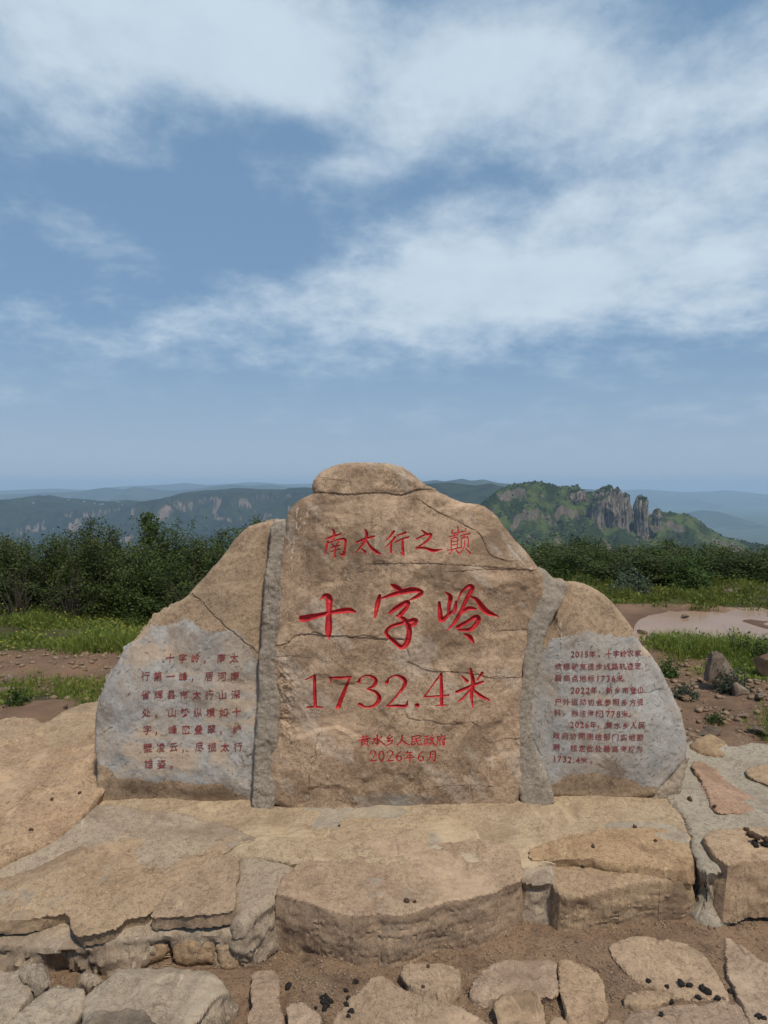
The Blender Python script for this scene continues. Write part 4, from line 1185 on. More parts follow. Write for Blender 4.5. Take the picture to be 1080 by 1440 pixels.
LR = ["  十字岭，南太", "行第一峰，居河南", "省辉县市太行山深", "处。山势纵横如十", "字，峰峦叠翠，绝", "壁凌云，尽揽太行", "雄姿。"]
LY = [152, 305, 460, 610, 755, 905, 1045]
for r, (row, y) in enumerate(zip(LR, LY)):
    its = []
    for k, c in enumerate(row):
        if c == ' ': continue
        kk = k - 0.35 if c in '，。' else k
        its.append((c, kk))
    painted_line(left_row(r, its, y), info_l, left, 3.0 * r)
RR = [(160, [("2015年", 245, 35), ("，", 440, 0), ("十字岭农家", 520, 59)]), (255, [("依据驴友徒步线路轨迹定", 140, 61)]), (345, [("最高点地标", 140, 61), ("1736米", 437, 39), ("。", 622, 0)]),
      (435, [("2022年", 245, 38), ("，", 442, 0), ("新乡市登山", 522, 61)]), (525, [("户外运动协会参照多方资", 137, 62)]), (610, [("料", 135, 0), ("，", 172, 0), ("标注海拔", 262, 60), ("1778米", 472, 38), ("。", 662, 0)]),
      (695, [("2026年", 240, 38), ("，", 432, 0), ("黄水乡人民", 515, 61)]), (785, [("政府协同测绘部门实地勘", 128, 62)]), (875, [("测", 125, 0), ("，", 170, 0), ("核定此处最高海拔为", 255, 61)]), (963, [("1732.4米", 118, 36), ("。", 375, 0)])]
for r, (y, runs) in enumerate(RR):
    its = []
    for s_, x0, p in runs:
        x = x0
        for c in s_:
            if c == '.': x -= 8
            if c in '年米' and s_[0].isdigit(): x += 9
            its.append((c, 760 + x / 5.4, 890 + y / 5.4, 9.4 if not c.isdigit() else 9.0, 0.98))
            x += p
            if c == '.': x -= 6
    painted_line(its, info_r, right, 50 + 3.0 * r, slant=0.06)

# ------------------------------------------------------------------ plinth, slabs, bedrock
bedF = flat(2.75, 0.226, 0.07)
plinth = rock('cement_plinth', [(112, 1152), (118, 1166), (130, 1180), (250, 1188), (330, 1200), (400, 1214), (560, 1215), (735, 1215), (860, 1206), (976, 1196), (966, 1150), (948, 1118), (935, 1095), (900, 1085), (500, 1075), (150, 1085), (118, 1110)], bedF, M_BEDC,
              cell=0.007, thick=0.25, R=0.03, Rn=0.012, amp=0.008, freq=3, flake=0.003, smear=0.7, seed=31, cracks=[([(700, 1180), (740, 1196), (745, 1212)], 0.004, 0.008, 0)])
tag(plinth, 'pale cement bed along the foot of the carved monument', 'plinth')
# concrete footing with stones set in its face
footF = flat(2.16, 0.128, 0.24)
foot = rock('concrete_footing', [(-180, 1332), (-60, 1330), (0, 1327), (60, 1333), (110, 1332), (170, 1320), (230, 1312), (300, 1310), (335, 1316), (352, 1300), (368, 1272), (387, 1262), (405, 1235), (430, 1200), (300, 1150), (145, 1120), (100, 1160), (40, 1180), (-180, 1220)], footF, M_CEML,
            cell=0.008, thick=0.17, R=0.02, amp=0.012, freq=5, seed=33, side=0.03)
tag(foot, 'rough grey concrete footing under the left slabs, between bedrock and centre slab', 'footing')
fF = Frame((0, 2.13, 0.06), (0, -1, 0.25))
for k, (pp, lab) in enumerate([([(170, 1330), (195, 1312), (228, 1318), (237, 1340), (225, 1358), (190, 1362), (168, 1352)], None), ([(241, 1326), (262, 1316), (296, 1318), (304, 1345), (296, 1362), (262, 1364), (242, 1356)], None), ([(306, 1322), (330, 1318), (340, 1345), (338, 1368), (318, 1374), (303, 1360)], None), ([(0, 1352), (60, 1350), (110, 1352), (150, 1368), (140, 1378), (90, 1362), (0, 1364)], None)]):
    if k == 3: continue
    o = rock('set_stone', pp, fF, M_BED, cell=0.005, thick=0.1, R=0.025, amp=0.01, freq=16, seed=35 + k)
    o.parent = foot
slabF = flat(2.25, 0.19, 0.125)


def slab(px, fr, mat, label, cat='slab', name='stone_slab', group=None, **k):
    o = rock(name, px, fr, mat, **k); tag(o, label, cat, group); return o


GS = 'sandstone slabs round the foot of the monument'
slab([(384, 1258), (400, 1260), (430, 1266), (461, 1275), (509, 1282), (557, 1284), (585, 1279), (617, 1269), (660, 1259), (688, 1252), (712, 1244), (736, 1234), (740, 1222), (733, 1200), (714, 1182), (668, 1178), (609, 1188), (553, 1184), (497, 1184), (449, 1193), (424, 1208), (408, 1225), (392, 1240)],
     flat(2.25, 0.195, 0.075), M_SLAB2, 'broad curved-front sandstone slab below the middle of the monument', group=GS, cell=0.0055, thick=0.20, R=0.006, amp=0.006, freq=3.5, side=0.006, strata=0.0035, flare=0.006, flake=0.003, smear=0.4, seed=41, edge=0.008,
     cracks=[([(460, 1262), (458, 1300)], 0.002, 0.004, 0), ([(556, 1185), (562, 1205), (575, 1211), (600, 1205)], 0.004, 0.006, 0.003), ([(600, 1205), (640, 1196), (662, 1204)], 0.003, 0.005, 0.003)])
L1 = [(-160, 1315), (-60, 1305), (0, 1294), (45, 1293), (75, 1287), (95, 1283), (98, 1310), (120, 1314), (145, 1311), (168, 1303), (180, 1290), (210, 1286), (230, 1262), (245, 1240), (290, 1212), (312, 1196), (345, 1180), (310, 1167), (255, 1168), (215, 1171), (170, 1177), (122, 1188), (60, 1216), (0, 1240), (-160, 1275)]
slab(L1, flat(2.177, 0.176, 0.15), M_SLAB, 'wide flat tan slab with broken front edge, left of the curved-front slab', group=GS, cell=0.0065, thick=0.045, R=0.005, amp=0.007, freq=2.5, flake=0.005, smear=0.45, seed=43, edge=0.007, side=0.008,
     cracks=[([(0, 1290), (30, 1277), (60, 1260)], 0.003, 0.005, 0.003), ([(120, 1200), (170, 1195), (225, 1180), (265, 1178)], 0.004, 0.007, 0.004), ([(100, 1285), (130, 1288), (160, 1272)], 0.003, 0.005, 0.003)])
slab([(207, 1290), (222, 1270), (232, 1250), (262, 1228), (288, 1209), (305, 1203), (335, 1203), (338, 1228), (330, 1246), (335, 1262), (333, 1282), (310, 1287), (285, 1289), (250, 1286)], flat(2.177, 0.188, 0.15), M_SLAB,
     'small thin tan slab lying on the left part of the footing, next to the curved-front slab', group=GS, cell=0.006, thick=0.045, R=0.004, amp=0.005, freq=5, flake=0.003, seed=44, edge=0.008, side=0.006)
slab([(773, 1232), (783, 1252), (803, 1257), (850, 1249), (880, 1243), (930, 1236), (968, 1236), (977, 1228), (968, 1216), (940, 1213), (900, 1210), (850, 1209), (800, 1203), (772, 1210)], flat(2.34, 0.178, 0.10), M_SLAB2,
     'rounded tan slab with layered front face, lower step below the right inscription', group=GS, cell=0.0055, thick=0.19, R=0.014, Rn=0.014, amp=0.006, freq=5, side=0.006, strata=0.004, flare=0.015, flake=0.004, seed=45, edge=0.006,
     cracks=[([(925, 1215), (930, 1238), (935, 1260)], 0.003, 0.005, 0)])
slab([(742, 1206), (770, 1207), (800, 1207), (850, 1211), (900, 1216), (945, 1222), (970, 1224), (976, 1206), (972, 1188), (955, 1170), (925, 1163), (860, 1163), (800, 1178), (745, 1190)], flat(2.5, 0.221, 0.07), M_SLAB,
     'flat tan slab forming the upper step below the right inscription', group=GS, cell=0.006, thick=0.2, R=0.006, amp=0.005, freq=4, flake=0.004, smear=0.3, seed=46, edge=0.006)
# grey mortar pocket between centre and right slabs
o = rock('mortar_patch', [(330, 1296), (345, 1298), (366, 1282), (384, 1268), (396, 1250), (420, 1215), (400, 1198), (335, 1196), (325, 1240)], flat(2.177, 0.170, 0.12), M_CEML, cell=0.006, thick=0.15, R=0.03, Rn=0.02, amp=0.008, seed=48, flare=0.02, side=0.015)
tag(o, 'tan mortar filling between the small thin slab and the curved-front slab', 'mortar')
o = rock('mortar_patch', [(730, 1232), (742, 1237), (762, 1239), (780, 1240), (784, 1205), (740, 1200), (722, 1212)], flat(2.34, 0.176, 0.12), M_CEML, cell=0.006, thick=0.15, R=0.03, Rn=0.02, amp=0.006, seed=47, flare=0.01)
tag(o, 'grey mortar pocket filling the gap right of the curved-front slab', 'mortar')
# right apron and block
apF = flat(2.75, 0.246, 0.06)
apron = rock('cement_apron', [(938, 1112), (955, 1140), (968, 1165), (974, 1192), (980, 1215), (998, 1220), (1020, 1215), (1100, 1215), (1260, 1215), (1260, 1090), (1120, 1058), (1060, 1042), (1030, 1052), (1005, 1040), (965, 1042), (880, 1060), (890, 1100)], apF, M_CEM,
             cell=0.008, thick=0.26, R=0.02, amp=0.010, freq=4, seed=51, flare=0.05, side=0.02, cracks=[([(945, 1118), (960, 1145), (972, 1172)], 0.005, 0.01, 0)])
tag(apron, 'grey cement paving apron right of the monument with flagstones set into it', 'paving')
block = rock('stone_block', [(989, 1176), (1003, 1164), (1030, 1160), (1090, 1156), (1200, 1153), (1260, 1180), (1260, 1216), (1150, 1210), (1080, 1207), (1050, 1208), (1024, 1216), (1005, 1200)], flat(2.6, 0.272, 0.10), M_SLAB,
             cell=0.006, thick=0.19, R=0.008, amp=0.005, freq=4, side=0.006, flare=0.03, flake=0.003, smooth=0, seed=52, edge=0.005)
tag(block, 'big squared sandstone block with a grey cracked front face at the right edge', 'block')
o = rock('mortar_patch', [(1005, 1262), (1030, 1262), (1100, 1262), (1240, 1262), (1240, 1240), (1100, 1235), (1010, 1240)], flat(2.37, 0.07, 0.05), M_CEM, cell=0.007, thick=0.08, R=0.02, amp=0.008, seed=53, side=0.02)
tag(o, 'grey cement skirt under the big squared block at the right edge', 'mortar')
GFL = 'flagstones set in the cement paving'
fl = flat(2.75, 0.256, 0.06)
for k, (pp, lab) in enumerate([
    ([(968, 1070), (990, 1069), (1012, 1085), (1027, 1099), (1050, 1113), (1071, 1127), (1062, 1139), (1050, 1143), (1012, 1143), (1001, 1136), (996, 1116), (984, 1092)], 'long reddish flagstone pointing at the right end of the monument'),
    ([(1044, 1086), (1064, 1075), (1082, 1073), (1130, 1078), (1150, 1110), (1130, 1125), (1086, 1106)], 'pale tan flagstone at the right edge behind the long reddish flagstone'),
    ([(966, 1048), (985, 1036), (1000, 1030), (1025, 1046), (1012, 1051), (1024, 1062), (990, 1058)], 'small tan flagstone on the rear rim of the cement paving, near the monument')]):
    slab(pp, fl, M_PINK if k == 0 else M_SLAB, lab, 'flagstone', 'flagstone', GFL, cell=0.006, thick=0.06, R=0.008, amp=0.006, freq=7, seed=55 + k, edge=0.01)
# left bedrock
bed1 = rock('bedrock_shelf', [(-260, 1290), (-100, 1250), (0, 1211), (60, 1187), (100, 1166), (122, 1144), (138, 1128), (165, 1100), (165, 1000), (140, 984), (110, 990), (85, 1000), (60, 1014), (20, 1036), (-30, 1050), (-260, 1075)], flat(2.35, 0.205, 0.115), M_BED,
            cell=0.010, thick=0.3, R=0.02, amp=0.016, freq=1.8, flake=0.008, fl_freq=1.8, seed=61, edge=0.012, cracks=[([(60, 1120), (85, 1106), (130, 1088)], 0.008, 0.012, 0.004), ([(0, 1140), (60, 1115), (120, 1082)], 0.003, 0.006, 0.005)])
tag(bed1, 'long sloping tan bedrock shelf left of the monument', 'bedrock')
o = rock('bedrock_shelf', [(-260, 1150), (-60, 1118), (0, 1100), (40, 1082), (80, 1060), (108, 1044), (132, 1022), (165, 1005), (165, 975), (137, 984), (105, 992), (60, 1016), (20, 1037), (-30, 1050), (-260, 1080)], flat(2.35, 0.232, 0.115), M_SLAB,
         cell=0.010, thick=0.06, R=0.02, amp=0.010, freq=3, flake=0.005, seed=62, edge=0.012)
tag(o, 'thin upper bedrock layer at the back of the sloping shelf left of the monument', 'bedrock')
slab([(-90, 1060), (-30, 1046), (20, 1036), (45, 1022), (62, 1010), (40, 1006), (0, 1008), (-90, 1016)], flat(3.7, 0.33, 0.02), M_BED, 'brown broken rock at the left edge behind the bedrock shelf', 'rock', 'field_stone', None, cell=0.012, thick=0.25, R=0.03, amp=0.03, freq=6, seed=63, edge=0.02)

# ---- foreground path stones
gF = flat(2.0, 0.055)
GP = 'flat stones of the path in front'
slab([(112, 1404), (121, 1389), (150, 1374), (166, 1357), (200, 1355), (240, 1356), (310, 1362), (322, 1376), (300, 1403), (281, 1430), (240, 1452), (180, 1462), (130, 1450), (116, 1436)], flat(2.0, 0.105), M_GREYST, 'large rounded pale boulder at the front left below the footing', 'boulder', 'boulder', None,
     cell=0.005, thick=0.16, R=0.014, Rn=0.014, amp=0.006, freq=4, facets=0.55, flake=0.005, smooth=0, seed=71, edge=0.005, side=0.015, cracks=[([(115, 1408), (160, 1412), (200, 1413)], 0.003, 0.005, 0)])
def m_dark_patch(U, V, d, M):  # soft dark oval mixed into the low front stone's colour
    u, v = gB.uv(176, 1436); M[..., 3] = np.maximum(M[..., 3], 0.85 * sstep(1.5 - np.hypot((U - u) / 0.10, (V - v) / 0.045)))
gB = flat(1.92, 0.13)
slab([(118, 1445), (122, 1424), (140, 1418), (180, 1413), (206, 1412), (222, 1428), (235, 1475), (175, 1490), (110, 1485)], gB, M_GREYST, 'low front stone with a dark patch, touching the large rounded boulder', 'boulder', 'boulder', None,
     cell=0.005, thick=0.16, R=0.03, amp=0.008, freq=7, facets=0.55, flake=0.005, smooth=0, seed=72, mfun=m_dark_patch)
slab([(-10, 1480), (5, 1445), (25, 1418), (50, 1392), (75, 1368), (95, 1376), (120, 1385), (123, 1396), (110, 1425), (105, 1450), (85, 1480)], flat(2.0, 0.10), M_GREYST, 'angular pitted stone at the front left beside the rounded boulder', 'boulder', 'boulder', None, cell=0.005, thick=0.14, R=0.012, amp=0.008, freq=6, facets=0.55, flake=0.005, smooth=0, seed=73)
slab([(-60, 1365), (0, 1356), (30, 1353), (50, 1385), (32, 1412), (10, 1440), (-60, 1450)], flat(2.0, 0.085), M_GREYST, 'blunt stone at the left edge of the front row, under the footing', 'boulder', 'boulder', None, cell=0.005, thick=0.12, R=0.012, amp=0.008, freq=6, facets=0.55, flake=0.005, smooth=0, seed=74)
slab([(30, 1358), (45, 1353), (62, 1349), (68, 1366), (58, 1378), (46, 1386)], flat(2.0, 0.11), M_GREYST, 'small wedge stone between the blunt stone and the angular pitted stone', 'stone', 'field_stone', None, cell=0.005, thick=0.1, R=0.02, amp=0.008, freq=12, facets=0.55, flake=0.005, smooth=0, seed=75)
slab([(104, 1372), (118, 1364), (140, 1370), (148, 1378), (126, 1386)], flat(2.0, 0.06), M_GREYST, 'small brown stone wedged behind the rounded boulder under the footing', 'stone', 'field_stone', None, cell=0.005, thick=0.08, R=0.015, amp=0.008, freq=14, facets=0.9, seed=76)
PS = [
    ([(354, 1366), (372, 1363), (391, 1366), (394, 1400), (396, 1460), (352, 1460)], 'narrow upright-lying plank-like path stone right of the rounded boulder'),
    ([(468, 1465), (478, 1425), (492, 1400), (520, 1376), (541, 1372), (572, 1386), (622, 1411), (680, 1431), (705, 1465)], 'large pointed grey-brown path stone at the bottom centre beside black droppings'),
    ([(664, 1385), (672, 1366), (700, 1352), (740, 1344), (777, 1341), (782, 1370), (780, 1394), (745, 1398), (700, 1396), (670, 1392)], 'worn brown path stone right of the pointed stone, below the mortar pocket'),
    ([(784, 1346), (800, 1345), (825, 1360), (846, 1376), (850, 1400), (852, 1424), (825, 1432), (800, 1431), (792, 1400)], 'five-sided tan path stone in the middle of the right-hand path'),
    ([(856, 1328), (878, 1320), (905, 1318), (955, 1321), (990, 1336), (1006, 1362), (1018, 1392), (1022, 1402), (990, 1396), (940, 1386), (890, 1366)], 'wide rounded path stone below the layered slab on the right'),
    ([(1018, 1312), (1032, 1318), (1055, 1336), (1082, 1356), (1160, 1400), (1160, 1470), (1075, 1462), (1052, 1432), (1040, 1402), (1026, 1362)], 'long pointed path stone at the bottom right corner'),
    ([(876, 1396), (905, 1391), (960, 1393), (962, 1404), (930, 1410), (880, 1410)], 'thin low strip of path stone under the wide rounded one'),
    ([(878, 1418), (920, 1412), (990, 1404), (1030, 1407), (1046, 1420), (1058, 1470), (890, 1470)], 'broad low path stone at the bottom, left of the long pointed one'),
    ([(698, 1406), (730, 1402), (756, 1400), (766, 1424), (754, 1465), (700, 1465)], 'cracked path stone at the bottom edge below the worn brown stone'),
    ([(760, 1440), (785, 1424), (800, 1440), (808, 1470), (758, 1470)], 'small grey path stone at the bottom edge, below the five-sided one'),
    ([(402, 1412), (430, 1404), (452, 1422), (448, 1442), (420, 1452), (404, 1440)], 'small half-buried path stone between the plank-like stone and the pointed stone'),
    ([(560, 1362), (600, 1352), (642, 1356), (650, 1378), (620, 1392), (580, 1384)], 'half-buried path stone just below the middle of the curved-front slab'),
    ([(845, 1436), (875, 1432), (888, 1470), (838, 1470)], 'small tan path stone at the bottom edge, right of the five-sided one'),
]
for k, (pp, lab) in enumerate(PS):
    pc = np.mean(pp, 0); pp = [tuple(pc + 1.06 * (np.array(q) - pc)) for q in pp]
    slab(pp, flat(2.0, 0.046 if k != 0 else 0.042, 0.012), M_PATH, lab, 'path stone', 'path_stone', GP, cell=0.0055, thick=0.09, R=0.007, Rn=0.008, amp=0.005, freq=4, seed=81 + k, edge=0.008, flake=0.005, fl_freq=3.5, facets=0.12)


# ------------------------------------------------------------------ small things lying about
def blob_mesh(name, seed, sub=3, rough=0.3, squash=(1, 1, 0.7), facet=0.0):
    b = bmesh.new(); bmesh.ops.create_icosphere(b, subdivisions=sub, radius=1.0)
    v = np.array([q.co[:] for q in b.verts]); f = np.array([[q.index for q in p.verts] for p in b.faces]); b.free()
    r = 1 + rough * fbm(v[:, 0] * 1.3, v[:, 1] * 1.3, v[:, 2] * 1.3, 3, seed)
    v = v * r[:, None]
    if facet:
        rr = np.random.default_rng(seed)
        for _ in range(13):
            n = rr.standard_normal(3); n /= np.linalg.norm(n); d = rr.uniform(0.45, 0.8)
            p = v @ n; v = v - np.outer(np.maximum(p - d, 0) * facet, n)
    v = v * np.array(squash)
    return v, f


def boulder(name, px, py, wpx, label, cat, seed, mat=None, z=None, squash=(1, 0.8, 0.6), group=None, rot=None, sink=0.4, facet=1.0, sub=4, Y=None):
    """a loose stone resting where the pixel's ray meets the ground"""
    y = Y or 4.0
    d = ray(px, py)
    if Y is None:
        for _ in range(40):
            P = CAM + d * (y / d[1]); gz = float(ground_z(P[0:1], P[1:2])[0]) if z is None else z
            y = 0.5 * y + 0.5 * np.clip((CAM_Z - gz) / max(-d[2], 1e-3) * d[1], 1.5, 14)
    P = CAM + d * (y / d[1]); gz = float(ground_z(P[0:1], P[1:2])[0]) if z is None else z
    s = wpx / 960.0 * y / 2
    v, f = blob_mesh(name, seed, sub, 0.32, squash, facet)
    o = link(name, mesh_np(name, v * s, None, f, smooth=True), mat or M_GREYST)
    o.data.set_sharp_from_angle(angle=math.radians(24))
    o.location = (P[0], P[1], gz + s * squash[2] * (1 - sink) )
    o.rotation_euler = rot or (0, 0, random.uniform(0, 6.28))
    tag(o, label, cat, group)
    return o


GR = 'loose stones on the dirt behind the monument'
for k, a in enumerate([
    (1012, 968, 62, 'tall weathered ridged rock standing on the dirt, tufts growing on it', (0.8, 0.55, 1.1)), (1040, 978, 34, 'pale slanting rock leaning right of the tall ridged rock', (1, 0.6, 0.7)),
    (1078, 950, 56, 'reddish brown rounded rock at the right edge by the grass', (0.9, 0.8, 0.95)), (1068, 985, 22, 'pale blocky stone on the dirt below the reddish rounded rock', (1, 0.8, 0.7)),
    (1030, 834, 34, 'flat pale rock in the grass at the foot of the right shrubs', (1, 0.7, 0.3)), (905, 893, 20, 'pale stone on the near bank of the puddle', (1, 0.8, 0.5)),
    (1006, 904, 12, 'small white stone in the grass before the puddle', (1, 0.8, 0.8)), (962, 868, 13, 'small tan stone standing in the puddle', (1, 0.7, 0.5)),
    (12, 962, 22, 'pale pointed stone on the red dirt at the left edge', (1, 0.7, 0.8)), (10, 975, 30, 'low pale stone at the left edge in front of the pointed one', (1, 0.7, 0.5)),
    (107, 962, 10, 'small orange stone on the red dirt left of the monument', (1, 0.8, 0.7)), (92, 996, 9, 'small round grey stone in the near grass tuft on the left', (1, 1, 0.9)),
    (965, 985, 26, 'pale flat stone on the red dirt close to the right end of the monument', (1, 0.8, 0.4)), (1000, 1035, 42, 'long rounded brown stone lying along the rim of the cement paving', (1, 0.45, 0.4)),
    (1070, 1030, 40, 'pale flat stone at the right edge on the brown dirt', (1, 0.7, 0.3)), (1045, 1010, 28, 'thin slanting pale stone on the brown dirt', (1, 0.4, 0.3)),
    (985, 958, 14, 'small reddish stone on the dirt left of the tall ridged rock', (1, 0.8, 0.6)), (945, 930, 11, 'small stone on the dirt by the right shoulder of the monument', (1, 0.8, 0.6)), (1022, 1000, 16, 'dull stone at the foot of the tall ridged rock', (1, 0.8, 0.5))]):
    mt = {0: M_PALE, 1: M_PALE, 3: M_PALE, 8: M_PALE, 9: M_PALE, 14: M_PALE, 15: M_PALE, 2: M_BED, 10: M_PINK, 16: M_PINK}.get(k, M_GREYST if k not in (3, 5, 6, 8, 9, 12) else M_SLAB)
    boulder('field_stone', a[0], a[1], a[2], a[3], 'stone', 300 + k, mt, squash=a[4], group=GR, z=(0.03 if k == 7 else None), rot=(0, 0, 0.4 * math.sin(k * 2.1)), Y=None)

# droppings
dv, df = blob_mesh('dropping', 5, 2, 0.22, (1, 0.8, 0.75))


def ray_hit(px, py):
    dg = bpy.context.evaluated_depsgraph_get()
    d = ray(px, py); d = d / np.linalg.norm(d)
    ok, loc, nor, _, ob, _ = scene.ray_cast(dg, Vector(CAM), Vector(d))
    return loc if ok else None


bpy.context.view_layer.update()
drop_me = [mesh_np('dropping', blob_mesh('dropping', 400 + k, 2, 0.35, (1.0, 0.8, 0.7))[0], None, df) for k in range(3)]
for m_ in drop_me: m_.materials.append(M_DUNG)
drop_mb = [m_.copy() for m_ in drop_me[:2]]
for m_ in drop_mb: m_.materials.clear(); m_.materials.append(M_DUNGB)
CL = [
    ('black dropping in the heap on the dirt left of the pointed path stone', [(452, 1404, 8), (458, 1402, 9), (463, 1408, 9), (455, 1411, 10), (461, 1415, 9), (444, 1419, 7), (457, 1419, 11), (466, 1410, 7), (459, 1407, 9)], 1),
    ('black dropping at the tip of the pointed path stone', [(486, 1394, 8), (490, 1405, 8), (487, 1414, 9), (494, 1424, 10), (490, 1430, 7), (500, 1382, 10)], 1),
    ('single black dropping on the dirt by the plank-like path stone', [(406, 1389, 12)], 1),
    ('black dropping on the gap below the wide rounded path stone', [(912, 1381, 9), (938, 1388, 7), (958, 1386, 13), (969, 1388, 11), (988, 1392, 13), (995, 1396, 13), (1009, 1405, 9), (1027, 1396, 9), (944, 1410, 8), (982, 1404, 9), (930, 1428, 9)], 1),
    ('black dropping on the long pointed path stone in the bottom right corner', [(1066, 1431, 11), (1074, 1433, 9)], 1),
    ('black dropping on top of the squared block at the right edge', [(1062, 1188, 13), (1077, 1190, 14)], 1),
    ('brown dropping on top of the squared block at the right edge', [(1056, 1176, 14), (1064, 1180, 15), (1050, 1168, 9), (1078, 1183, 13)], 0),
    ('brown dropping on the upper step below the right inscription', [(893, 1164, 7), (834, 1191, 7), (922, 1183, 6)], 0),
    ('brown dropping on the lower step below the right inscription', [(820, 1219, 6)], 0),
    ('single dark dropping on the cement bed under the monument', [(477, 1162, 5)], 0),
    ('small dark dropping on the dirt below the curved-front slab', [(602, 1360, 7), (595, 1388, 6)], 0),
    ('small brown dropping on the bedrock shelf left of the monument', [(44, 1168, 7), (73, 1125, 6), (112, 1116, 6)], 0),
    ('brown dropping on the cement paving right of the monument', [(970, 1125, 9), (1005, 1135, 7)], 0),
    ('brown dropping on the curved front slab', [(572, 1268, 9), (583, 1269, 6)], 0),
]
for lab, pts, black in CL:
    for i, (px, py, w) in enumerate(pts):
        p = ray_hit(px, py)
        if p is None: continue
        s = w / 960.0 * p.y / 2
        o = bpy.data.objects.new('animal_dropping', random.choice(drop_me if black else drop_mb)); COL.objects.link(o)
        o.scale = (s, s, s); o.location = (p.x, p.y, p.z + s * 0.45); o.rotation_euler = (random.uniform(-.5, .5), random.uniform(-.5, .5), random.uniform(0, 6.28))
        tag(o, lab, 'dropping', lab.replace('dropping', 'droppings') if len(pts) > 1 else None)

# gravel: uncountable
pv_, pf_ = [], []
variants = [blob_mesh('p', 500 + k, 1, 0.35, (1, 0.8, 0.55), 0.8) for k in range(6)]
N_G = 26000
gxs = np.concatenate([rng.uniform(-1.35, 1.35, N_G), rng.uniform(1.4, 3.4, 5000), rng.uniform(-4.5, -1.3, 4000)])
gys = np.concatenate([1.75 + 0.9 * rng.random(N_G), rng.uniform(3.2, 5.6, 5000), rng.uniform(4.2, 6.0, 4000)])
clump = fbm(gxs * 5, gys * 5, 0.2, 3, 222)
ok_ = rng.random(len(gxs)) < np.clip(0.5 + clump * 0.8, 0.12, 1)
gxs, gys = gxs[ok_], gys[ok_]
gzs = ground_z(gxs, gys)
gs = (0.0016 + 0.0085 * rng.random(len(gxs)) ** 5) * np.where(gys > 3, 4.2, 1.0)
off = 0
for x, y, z, s in zip(gxs, gys, gzs, gs):
    v, f = variants[int(rng.integers(6))]
    a = rng.random() * 6.28; ca, sa_ = math.cos(a), math.sin(a)
    w = np.stack([v[:, 0] * ca - v[:, 1] * sa_, v[:, 0] * sa_ + v[:, 1] * ca, v[:, 2]], -1) * s + (x, y, z + s * 0.2)
    pv_.append(w); pf_.append(f + off); off += len(v)
tag(link('gravel', mesh_np('gravel', np.concatenate(pv_), None, np.concatenate(pf_)), simple('gravel_stone', (0.27, 0.19, 0.125), (0.17, 0.115, 0.075), 18)), 'loose brown gravel and grit scattered over the bare dirt', 'gravel', None, 'stuff')


def leaf_quads(C, size, r, up=0.5):
    n = len(C)
    d = r.standard_normal((n, 3)); d[:, 2] += up; d /= np.linalg.norm(d, axis=1)[:, None]
    e = np.cross(d, r.standard_normal((n, 3))); e /= np.linalg.norm(e, axis=1)[:, None] + 1e-9
    L = size * (0.6 + 0.8 * r.random(n))[:, None]
    V = np.stack([C, C + d * L * .5 + e * L * .26, C + d * L, C + d * L * .5 - e * L * .26], 1)
    return V.reshape(-1, 3), np.arange(n * 4).reshape(-1, 4)


# dry straw and twig litter on the path dirt
n_ = 2600
lx_ = np.concatenate([rng.uniform(-1.3, 1.3, n_), rng.uniform(1.4, 3.2, 1200)]); ly_ = np.concatenate([rng.uniform(1.75, 2.7, n_), rng.uniform(3.3, 5.4, 1200)])
lz_ = ground_z(lx_, ly_) + 0.002; la_ = rng.random(len(lx_)) * 6.28; ll_ = rng.uniform(0.006, 0.03, len(lx_)) * np.where(ly_ > 3, 2, 1); lw_ = 0.0007 * np.where(ly_ > 3, 2, 1)
dx_, dy_ = np.cos(la_) * ll_, np.sin(la_) * ll_; ex_, ey_ = -np.sin(la_) * lw_, np.cos(la_) * lw_
LV = np.stack([np.stack([lx_ - ex_, ly_ - ey_, lz_], -1), np.stack([lx_ + ex_, ly_ + ey_, lz_], -1), np.stack([lx_ + dx_ + ex_, ly_ + dy_ + ey_, lz_ + 0.003], -1), np.stack([lx_ + dx_ - ex_, ly_ + dy_ - ey_, lz_ + 0.003], -1)], 1)
tag(link('straw', mesh_np('straw', LV.reshape(-1, 3), np.arange(len(LV) * 4).reshape(-1, 4), smooth=False), simple('dry_straw', (0.40, 0.30, 0.19), (0.16, 0.10, 0.06), 9)), 'dry straw and twig litter strewn over the bare dirt', 'litter', None, 'stuff')


